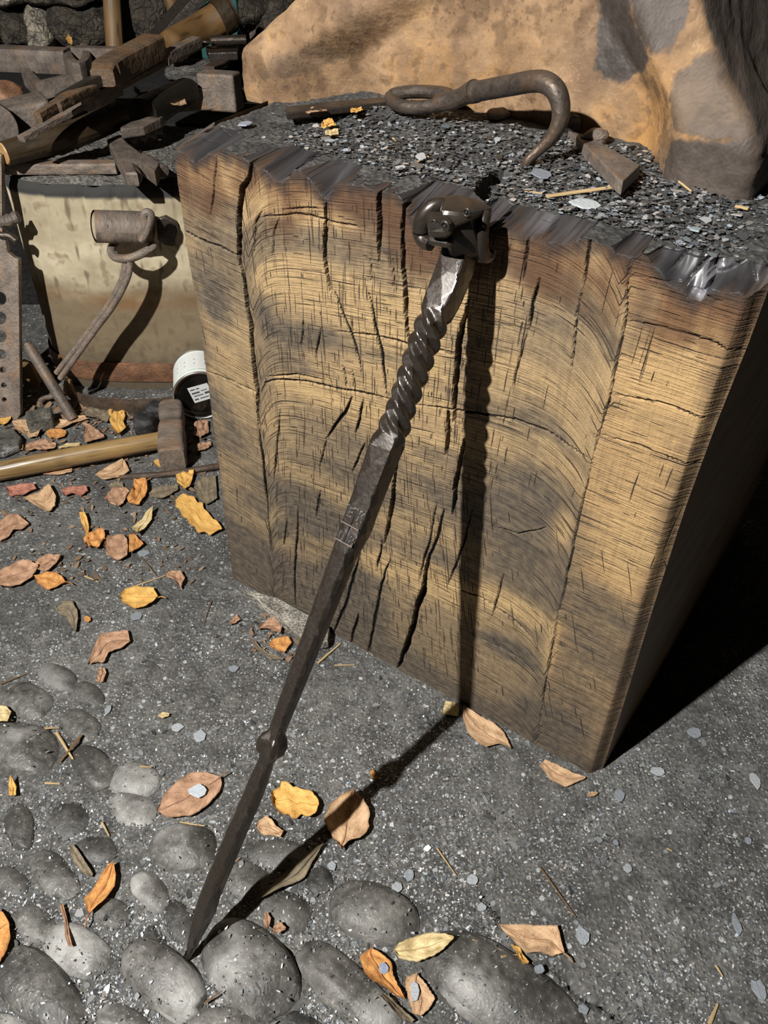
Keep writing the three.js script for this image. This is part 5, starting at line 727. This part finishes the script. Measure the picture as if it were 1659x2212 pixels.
{ const p = G(158, 906, .006), q = ZP(58, 742, -1.185); solo('iron_rod', sweep([p, q], roundProf((t) => .0088 * (t > .97 ? .8 : 1)), { seg: 18, n: 40, straight: true }), M.greyiron, 'thick grey iron rod leaning on the left of the pale stump', 'rod'); }
{ // plate with graded holes
  const b0 = G(-40, 905, .001), b1 = G(44, 905, .001), tp = ZP(20, 440, -1.222), n = new THREE.Vector3().crossVectors(b1.clone().sub(b0), tp.clone().sub(b0)).normalize(), on = (x, y) => PL(x, y, b0, n);
  const circ = (x, y, r) => [...Array(14)].map((_, i) => on(x + r * Math.cos(i / 14 * 6.283), y + r * 1.1 * Math.sin(i / 14 * 6.283)));
  const holes = [[0, 646, 13], [1, 688, 12], [2, 728, 11], [3, 766, 9.5], [6, 800, 6.5], [8, 833, 5.5], [9, 864, 4.5], [-40, 646, 13], [-40, 688, 12], [-38, 728, 11], [-36, 766, 9], [-33, 800, 6], [-31, 833, 5]].map((h) => circ(...h));
  const t = thing('swage_plate', 'rusty iron plate with a row of graded holes leaning at the left edge', 'plate', b0.clone().lerp(b1, .5));
  part('plate', slab([[-70, 905], [36, 908], [44, 896], [40, 560], [30, 556], [16, 545], [12, 520], [12, 500], [-70, 500]].map(([x, y]) => on(x, y)), n, .012, .0015, .15, holes), M.rust, t);
  part('handle_bar', bar(on(-8, 500).addScaledVector(n, -.004), ZP(-8, 330, -1.24), .02, .012, { ref: n }), M.rust, t);
  part('rivet', rod([on(-10, 478), on(18, 476), on(40, 467)], (q) => .0085 - .001 * Math.sin(q * 20), { n: 30 }), M.greyiron, t);
  part('latch_tip', rod([on(2, 508), on(22, 510), on(34, 520)], .006, { n: 20 }), M.steel, t);
}
const boxAt = (name, c, w, h, d, ry, mat, label, cat, r = .004, rz = 0, amp = .0012) => { const g = new RoundedBoxGeometry(w, h, d, 4, r); g.applyMatrix4(new THREE.Matrix4().makeRotationFromEuler(new THREE.Euler(0, ry, rz))); g.translate(c.x, c.y, c.z); rough3(g, amp, 40, w * 100); boxUV(g, .15); return solo(name, g, mat, label, cat); };
boxAt('wood_offcut', G(88, 908, .015), .040, .026, .034, .35, M.greyblock, 'small grey wooden block on the floor right of the holed plate', 'offcut');
solo('board_offcut', slab([[46, 782], [66, 790], [86, 828], [80, 842], [50, 815]].map(([x, y]) => ZP(x, y, -1.215)).reverse(), V(0, 0, 1), .012, .001), M.wood, 'brown board end standing behind the thick iron rod', 'board');
solo('board_offcut', slab([[138, 822], [150, 826], [162, 856], [152, 862], [136, 846]].map(([x, y]) => ZP(x, y, -1.20)).reverse(), V(0, 0, 1), .010, .001), M.greywood, 'small grey board piece right of the thick iron rod foot', 'board');
solo('iron_strip', sweep([[170, 862], [200, 872], [260, 878], [330, 877], [400, 868]].map(([x, y]) => G(x, y, .013)), boxProf(.003, .027, 8), { seg: 24, n: 40, crease: .6 }), M.darkrust, 'curved brown iron strip standing on edge before the stump', 'strip');
{ // tin can on its side
  const R = .042, base = G(441, 904, 0), ax = V(-.20, 0, -1).normalize(), c = base.clone().setY(R + .001), side = new THREE.Vector3().crossVectors(ax, V(0, 1, 0)).normalize(), up = V(0, 1, 0);
  const cv = document.createElement('canvas'); cv.width = 1024; cv.height = 512; const x = cv.getContext('2d'); x.fillStyle = '#f3f6f4'; x.fillRect(0, 0, 1024, 512);
  const r = rng(4); for (let p = 0; p < 8; p++) { const x0 = p * 128; x.fillStyle = '#3fae6c'; x.fillRect(x0 + 8, 440, 112, 10); x.strokeStyle = '#9aa3a0'; x.lineWidth = 2; x.strokeRect(x0 + 8, 40, 112, 380); x.fillStyle = '#9aa6a6'; for (let l = 0; l < 22; l++) { let q = x0 + 16; while (q < x0 + 108) { const w = 4 + r() * 16; x.fillRect(q, 60 + l * 16, Math.min(w, x0 + 112 - q), 4); q += w + 4; } } x.fillStyle = '#7d8a88'; x.fillRect(x0 + 14, 300, 18, 18); x.fillRect(x0 + 14, 200, 18, 18); }
  const ct = new THREE.CanvasTexture(cv); ct.colorSpace = THREE.SRGBColorSpace; ct.wrapS = ct.wrapT = THREE.RepeatWrapping; M.canlabel = std({ map: ct, roughness: .55 });
  const cs = document.createElement('canvas'); cs.width = 256; cs.height = 192; const y = cs.getContext('2d'); y.fillStyle = '#d4d6d6'; y.fillRect(0, 0, 256, 192); y.fillStyle = '#4a4c4c'; for (const [a, b, w, h] of [[20, 30, 60, 14], [94, 30, 40, 14], [20, 70, 100, 20], [140, 66, 80, 10], [30, 110, 120, 12], [170, 96, 60, 26], [20, 148, 50, 18], [90, 150, 110, 12]]) y.fillRect(a, b, w, h);
  const stx = new THREE.CanvasTexture(cs); stx.colorSpace = THREE.SRGBColorSpace; M.sticker = std({ map: stx, roughness: .6 });
  M.candark = new THREE.MeshPhysicalMaterial({ color: 0x1b1a17, roughness: .25, metalness: .5, clearcoat: .6, clearcoatRoughness: .1 }); M.tin = std({ color: 0xb8b8b4, roughness: .3, metalness: .9 });
  const t = thing('tin_can', 'tin can on its side with white printed label and dark glossy end, against the block', 'can', base);
  const P = (a, q, l) => c.clone().addScaledVector(ax, l).addScaledVector(side, Math.cos(a) * q).addScaledVector(up, Math.sin(a) * q);
  part('label', grid(64, 6, (s, v) => P(s * 6.2832, R, .004 + v * .068), (s, v) => [s * 2, v]), M.canlabel, t);
  part('body', grid(64, 4, (s, v) => P(s * 6.2832, R - .0006, v * .076), (s, v) => [s, v]), M.tin, t);
  part('end_dish', grid(64, 14, (s, v) => P(s * 6.2832, R * (1 - v) * .97, .003 + .002 * sstep(.04, .1, v)), (s, v) => [s, v]), M.candark, t);
  part('rim', sweep([...Array(32)].map((_, i) => P(i / 32 * 6.2832, R, 0)), roundProf(.0018), { seg: 10, n: 96, closed: true }), M.tin, t);
  part('far_end', grid(64, 4, (s, v) => P(-s * 6.2832, R * (1 - v), .076), (s, v) => [s, v]), M.tin, t);
  const q = PL(404, 838, c.clone().addScaledVector(ax, .0045), ax); const at = (px, py) => PL(px, py, c.clone().addScaledVector(ax, .0045), ax);
  part('sticker', grid(4, 4, (s, v) => at(404, 839).lerp(at(447, 827), s).lerp(at(421, 871).lerp(at(464, 858), s), 1 - v), (s, v) => [s, v]), M.sticker, t);
}
{ // sledge hammer lying on the floor
  const a = G(371, 884, .022), b = G(373, 996, .022), t = thing('sledge_hammer', 'sledge hammer with worn wooden handle lying on the floor among the leaves', 'hammer', G(250, 975));
  const w = (q) => .0375 * (1 - .16 * Math.exp(-Math.pow((q - .34) / .07, 2)) + .05 * sstep(.35, .5, q) - .10 * sstep(.96, 1, q) - .10 * sstep(.04, 0, q));
  const g = sweep([a, b], (q, f) => boxProf(w(q), w(q) * 1.08, 6)(q, f), { seg: 40, n: 60, straight: true, ref: V(0, 1, 0) }); rough3(g, .0012, 50, 3); part('head', g, M.rust, t);
  const h0 = G(352, 950, .024), h1 = G(-60, 1030, .016); part('handle', sweep([h0, h0.clone().lerp(h1, .5).add(V(0, .001, 0)), h1], (q, f) => { const r = .0136 * (1 + .10 * Math.sin(q * 3)); return [r * .9 * Math.cos(f * 6.283), r * Math.sin(f * 6.283)]; }, { seg: 24, n: 50, tile: .25 }), M.handle, t);
}
solo('iron_rod', sweep([G(258, 1031, .003), G(360, 1024, .005), G(480, 1006, .005)], roundProf((t) => .0048 * (1 - .4 * sstep(.15, 0, t))), { seg: 14, n: 30 }), M.darkrust, 'half-buried brown iron rod on the floor running under the block', 'rod');
solo('flat_stone', slab([[-30, 944], [4, 926], [26, 922], [46, 942], [40, 962], [6, 976], [-30, 978]].map(([x, y]) => G(x, y, .014)).reverse(), V(0, 1, 0), .013, .004), M.greystone, 'flat grey stone at the left edge beside the leaf litter', 'stone');
solo('coal_lump', boulder(.0175, .0205, .0165, 71, { detail: 36, facet: .5, amp: .22 }).translate(...G(313, 915, .018).toArray()), M.coal, 'large black coal lump behind the hammer head', 'coal');
solo('coal_lump', boulder(.019, .015, .013, 72, { detail: 30, facet: .1, amp: .1 }).translate(...G(342, 884, .013).toArray()), M.coal, 'smooth round dark lump behind the large coal lump', 'coal');
// ---------------------------------------------------------------- on the stump and on the bench behind: a heap of smith's tools
const PT = (x, y, Y) => G(x, y, Y);
const R2 = (x, y, Y) => pxm(G(x, y, Y));
solo('flat_bar', bar(PT(14, 362, .355), PT(254, 360, .355), .022, .016, { ref: V(0, 1, 0), n: 12 }), M.rust, 'brown square bar lying across the ash on the stump top', 'bar');
{
  const t = thing('iron_clevis', 'forked grey-brown iron clevis with two round prongs on the stump edge', 'clevis', PT(290, 350, ST.top));
  part('yoke', slab([[230, 300], [258, 290], [276, 308], [312, 334], [346, 350], [334, 372], [300, 348], [288, 350], [296, 372], [270, 372], [250, 338]].map(([x, y]) => PT(x, y, .378)).reverse(), V(0, 1, 0), .020, .003), M.greyiron, t);
  part('prong', rod([PT(272, 348, .368), PT(288, 376, .366), PT(292, 384, .366)], (q) => .0108 - .002 * sstep(.97, 1, q), { seg: 20, n: 20 }), M.greyiron, t); part('prong', rod([PT(312, 346, .369), PT(340, 364, .367), PT(354, 372, .366)], (q) => .0100 - .002 * sstep(.97, 1, q), { seg: 20, n: 20 }), M.greyiron, t);
}
solo('drill_bit', sweep([PT(256, 306, .365), PT(346, 282, .370)], (q, f) => { const a = f * 6.283, r = q < .15 ? .008 : .0078 * (1 + .28 * Math.cos(2 * (a + q * 13))); return [r * Math.cos(a), r * Math.sin(a)]; }, { seg: 28, n: 90, straight: true }), M.greyiron, 'twisted iron drill bit on the ash behind the clevis', 'drill bit');
solo('chisel', slab([[258, 268], [300, 258], [338, 244], [356, 246], [346, 256], [310, 272], [260, 280]].map(([x, y]) => PT(x, y, .392)).reverse(), V(0, 1, 0), .014, .002), M.greyiron, 'flat grey chisel lying behind the drill bit', 'chisel');
{ const t = thing('wooden_haft', 'thick dark wooden haft with a pale cut end over the stump', 'haft', PT(10, 334, .37)); const a = PT(10, 332, .384), b = PT(170, 286, .392), c = PT(262, 246, .40);
  part('shaft', sweep([a, b, c], (q, f) => { const r = .0155 + .003 * q; return [r * Math.cos(f * 6.283), r * 1.1 * Math.sin(f * 6.283)]; }, { seg: 26, n: 40, tile: .25, crease: 1 }), M.darkwood, t);
  const d = a.clone().sub(b).normalize(); part('cut_end', sweep([a, a.clone().addScaledVector(d, .002)], roundProf((q) => .0148 * (q > .9 ? .94 : 1)), { seg: 26, n: 2, straight: true, ref: V(0, 1, 0) }), M.palewood, t); }
boxAt('iron_block', PT(58, 262, .40), .075, .06, .062, .5, M.greyiron, 'blunt dark iron block at left, behind the dark wooden haft', 'iron block', .008, .1, .003);
{ const c = PT(-16, 272, .41), d = eye.clone().sub(c).setY(.1).normalize(); solo('iron_disc', sweep([c, c.clone().addScaledVector(d, .02)], roundProf(.033), { seg: 40, n: 4, straight: true, crease: .5 }), M.greyiron, 'round grey iron disc cut by the left edge, above the cut end', 'disc'); }
solo('iron_lump', boulder(.036, .026, .024, 81, { detail: 26, facet: .9, amp: .1 }).translate(...PT(4, 214, .415).toArray()), M.redrust, 'reddish rusty iron lump at the left edge above the disc', 'iron');
solo('angle_iron', mergeGeometries([bar(PT(58, 166, .432), PT(86, 196, .425), .014, .026, { ref: V(0, 1, 0) }), bar(PT(80, 197, .425), PT(168, 176, .432), .014, .026, { ref: V(0, 1, 0) })].map(clean)), M.greyiron, 'bent L-shaped iron bar on the tool heap at left', 'bar');
{ const t = thing('bending_wrench', 'heavy dark iron wrench with a hooked jaw across the top left', 'wrench', PT(80, 130, .43));
  part('handle', bar(PT(-40, 124, .452), PT(150, 132, .450), .034, .036, { ref: V(0, 1, 0), n: 14 }), M.greyiron, t); part('jaw', sweep([[146, 132], [160, 152], [174, 158], [186, 150], [190, 132], [184, 116]].map(([x, y]) => PT(x, y, .448)), boxProf((q) => .017 - .004 * q, .032, 6), { seg: 30, n: 40, ref: V(0, 1, 0), crease: .6 }), M.greyiron, t); part('arm', bar(PT(150, 118, .455), PT(275, 122, .455), .02, .026, { ref: V(0, 1, 0) }), M.greyiron, t); }
{ const t = thing('hot_set', 'broad worn chisel with brown yellow-patched head lying diagonally on the heap', 'chisel', PT(280, 125, .46));
  part('head', sweep([PT(222, 168, .468), PT(240, 152, .470), PT(334, 100, .480)], boxProf((q) => q < .12 ? .034 : .040, (q) => .034 - .010 * sstep(.12, 0, q), 7), { seg: 36, n: 40, ref: V(0, 1, 0), crease: .5 }), M.brownset, t); part('blade', sweep([PT(130, 218, .452), PT(176, 192, .458), PT(226, 166, .466)], boxProf((q) => .014 + .004 * q, .016, 6), { seg: 24, n: 24, ref: V(0, 1, 0), crease: .5 }), M.iron, t); }
solo('hand_punch', sweep([PT(82, 254, .448), PT(122, 230, .452), PT(150, 212, .455), PT(200, 190, .455)], boxProf((q) => q < .3 ? .012 : q < .5 ? .019 : .022, .014, 5), { seg: 24, n: 40, ref: V(0, 1, 0), crease: .6 }), M.brownset, 'slender brown punch with a square tip below the broad chisel', 'punch');
solo('square_bar', bar(PT(186, 222, .438), PT(254, 188, .442), .018, .022, { ref: V(0, 1, 0) }), M.rust, 'short reddish square bar under the broad chisel', 'bar');
solo('long_flat_bar', bar(PT(46, 300, .415), PT(428, 96, .465), .013, .008, { ref: V(0, 1, 0), n: 20 }), M.rust, 'long thin rusty bar running diagonally under the broad chisel', 'bar');
solo('square_bar', bar(PT(352, 128, .462), PT(424, 92, .468), .020, .018, { ref: V(0, 1, 0) }), M.rust, 'reddish bar end below the big pale-brown haft', 'bar');
{ const t = thing('wooden_haft', 'big pale-brown wooden haft with an iron-capped round end at top', 'haft', PT(430, 70, .5)); const a = PT(356, 108, .43), b = PT(430, 66, .445), c = PT(490, 30, .468);
  part('shaft', sweep([a, b, c], (q, f) => { const r = (.6 + .4 * sstep(0, .12, q)) * lerp(.027, .029, q); return [r * Math.cos(f * 6.283), r * Math.sin(f * 6.283)]; }, { seg: 28, n: 40, tile: .25 }), M.handlebrown, t); const d = c.clone().sub(b).normalize(), e = c.clone().add(V(.012, -.001, .012)); part('end_cap', sweep([c.clone().addScaledVector(d, -.02), c.clone().addScaledVector(d, .012)], roundProf((q) => .0335 * (q > .85 ? .93 : 1)), { seg: 32, n: 8, straight: true, crease: .5 }), M.darkwood, t); }
{ const t = thing('tong_reins', 'pair of dark steel tong reins rising behind the big pale-brown haft', 'tongs', PT(330, 96, .47)); for (const d of [0, 1]) part('rein', bar(PT(322 + d * 14, 94 + d * 10, .40), WP(424 + d * 30, -26, -1.87), .016, .022, { ref: V(0, 1, 0), n: 14 }), M.iron, t); }
{ const t = thing('dark_hammer', 'dark rounded iron hammer lying in shadow behind the stump', 'hammer', PT(360, 230, .38)); part('head', sweep([PT(312, 246, .395), PT(350, 224, .40), PT(408, 192, .408)], boxProf((q) => .050 - .010 * q, (q) => .046 - .012 * q, 3), { seg: 30, n: 40, ref: V(0, 1, 0) }), M.shadediron, t); }
{ const t = thing('stepped_iron', 'stepped rust-brown iron block beside the left anvil foot', 'iron block', PT(460, 222, .37)); const b = (x, y, Y, w, h, d, ry) => { const g = new RoundedBoxGeometry(w, h, d, 3, .004), c = PT(x, y, Y); g.rotateY(ry); g.translate(c.x, c.y, c.z); rough3(g, .0012, 40, w); return boxUV(g, .15); };
  part('upright', b(476, 196, .40, .066, .058, .036, -.25), M.rust, t); part('arm', b(425, 212, .39, .075, .034, .03, .2), M.rust, t); }
solo('ash_heap', rough3(boulder(.05, .02, .045, 91, { detail: 40, amp: .2 }), .003, 60).translate(...PT(422, 156, .38).toArray()), M.ash, 'grey heap of ash and clinker behind the stepped iron block', 'ash').userData.kind = 'stuff';
solo('iron_bracket', sweep([[452, 150], [476, 136], [496, 124], [520, 120]].map(([x, y]) => PT(x, y, .41)), boxProf(.028, .010, 5), { seg: 24, n: 24, ref: V(0, 1, 0), crease: .6 }), M.darkrust, 'curved brown iron bracket above the stepped iron block', 'bracket');
solo('iron_tube', sweep([PT(456, 88, .44), PT(532, 86, .44)], roundProf(.0085), { seg: 20, n: 10, straight: true, crease: .6 }), M.steel, 'short shiny dark iron tube in front of the green box', 'tube');
solo('iron_wire', rod([PT(424, 82, .44), PT(440, 90, .442), PT(458, 92, .44)], .0025), M.steel, 'two-strand iron wire left of the shiny tube', 'wire');
solo('iron_plate', slab([[444, 100], [470, 96], [516, 98], [512, 112], [450, 114]].map(([x, y]) => PT(x, y, .425)).reverse(), V(0, 1, 0), .014, .002), M.iron, 'dark iron plate lying under the shiny tube', 'plate');
solo('green_box', boxUV(new RoundedBoxGeometry(.085, .16, .05, 3, .004).translate(...WP(474, 30, -1.985).toArray()), .2), M.green, 'dark green metal box standing against the back wall', 'box');
{ const a = PT(548, 120, .355); solo('square_stake', bar(a, ZP(546, 36, a.z + .01), .028, .028, { ref: V(0, 0, 1), e: 7 }), M.rust, 'upright square iron stake with rounded top left of the anvil', 'stake'); }
solo('wooden_pole', rod([WP(248, 112, -1.9), WP(244, 40, -1.92), WP(238, -60, -1.94)], .0175, { n: 30, tile: .25 }), M.wood, 'upright round wooden pole against the stone wall', 'pole');
solo('wooden_pole', rod([WP(382, 40, -1.97), WP(368, 0, -1.97), WP(340, -70, -1.97)], .0135, { n: 30, tile: .25 }), M.wood, 'slanting wooden pole behind the tong reins', 'pole');
const heapLeaf = (tone, label, L, R, Y, o) => leaf([tone, label, L, R, o], 200 + L[0], Y);
heapLeaf('tan', 'curled tan leaf standing by the left top corner of the block', [370, 232, 366, 212, 364, 198, 370, 190], [404, 230, 400, 218, 384, 208, 372, 190], .40, { curl: .006 });
heapLeaf('pale', 'pale leaf tip beside the drill bit at the block corner', [330, 300, 338, 288, 350, 276], [352, 300, 352, 290, 354, 276], .36, { curl: .004 });
heapLeaf('yellow', 'small bright yellow leaf above the dark wrench', [150, 98, 142, 88, 146, 78], [158, 98, 156, 86, 148, 78], .47, { curl: .003 });
heapLeaf('yellow', 'yellow leaf scrap on the block near the hammered edge', [694, 276, 700, 266, 718, 264], [696, 282, 712, 282, 728, 276], onTop(710, 274, .004).y, { curl: .003 });
heapLeaf('pale', 'pale yellow scrap just below the other one on the block', [702, 290, 712, 286, 730, 284], [704, 297, 716, 300, 732, 296], onTop(717, 291, .003).y, { curl: .002 });
heapLeaf('tan', 'tan leaf scrap against the dark flat bar on the block', [660, 244, 676, 238, 704, 237], [664, 250, 684, 248, 708, 246], onTop(682, 244, .010).y, { curl: .002 });
heapLeaf('yellow', 'yellow scrap right of the tan one, above the scale', [757, 242, 764, 235, 780, 235], [758, 248, 770, 249, 784, 243], onTop(770, 242, .006).y, { curl: .002 });
{ // crumbled leaf among the litter, more than anyone could count
  const r = rng(66), n = 700, m = new THREE.InstancedMesh(flakeGeo(31), std({ color: 0xffffff, roughness: .85 }), n), d = new THREE.Object3D(), c = new THREE.Color(); m.name = 'leaf_crumbs'; m.castShadow = m.receiveShadow = true; Object.assign(m.userData, { kind: 'stuff', label: 'crumbled brown leaf fragments strewn through the litter behind the hammer', category: 'leaf litter' });
  for (let i = 0; i < n; i++) { const q = r(), [x, y] = q < .72 ? [r() * 450 - 10, 870 + r() * r() * 180] : q < .95 ? [r() * 440, 1000 + r() * 260] : [540 + r() * 120, 1330 + r() * 100], g = G(x, y), s = .0028 + .009 * Math.pow(r(), 1.6) * (q < .72 ? 1 : .45); d.position.set(g.x, surfY(g.x, g.z) + .002, g.z); d.rotation.set((r() - .5) * 1.3, r() * 6.28, (r() - .5) * 1.3); d.scale.set(s, s * .6, s * (.4 + r() * .6)); d.updateMatrix(); m.setMatrixAt(i, d.matrix); const k = .5 + r() * .7; m.setColorAt(i, c.setRGB(.24 * k, .15 * k, .09 * k)); }
  scene.add(m);
}
renderer.render(scene, camera);
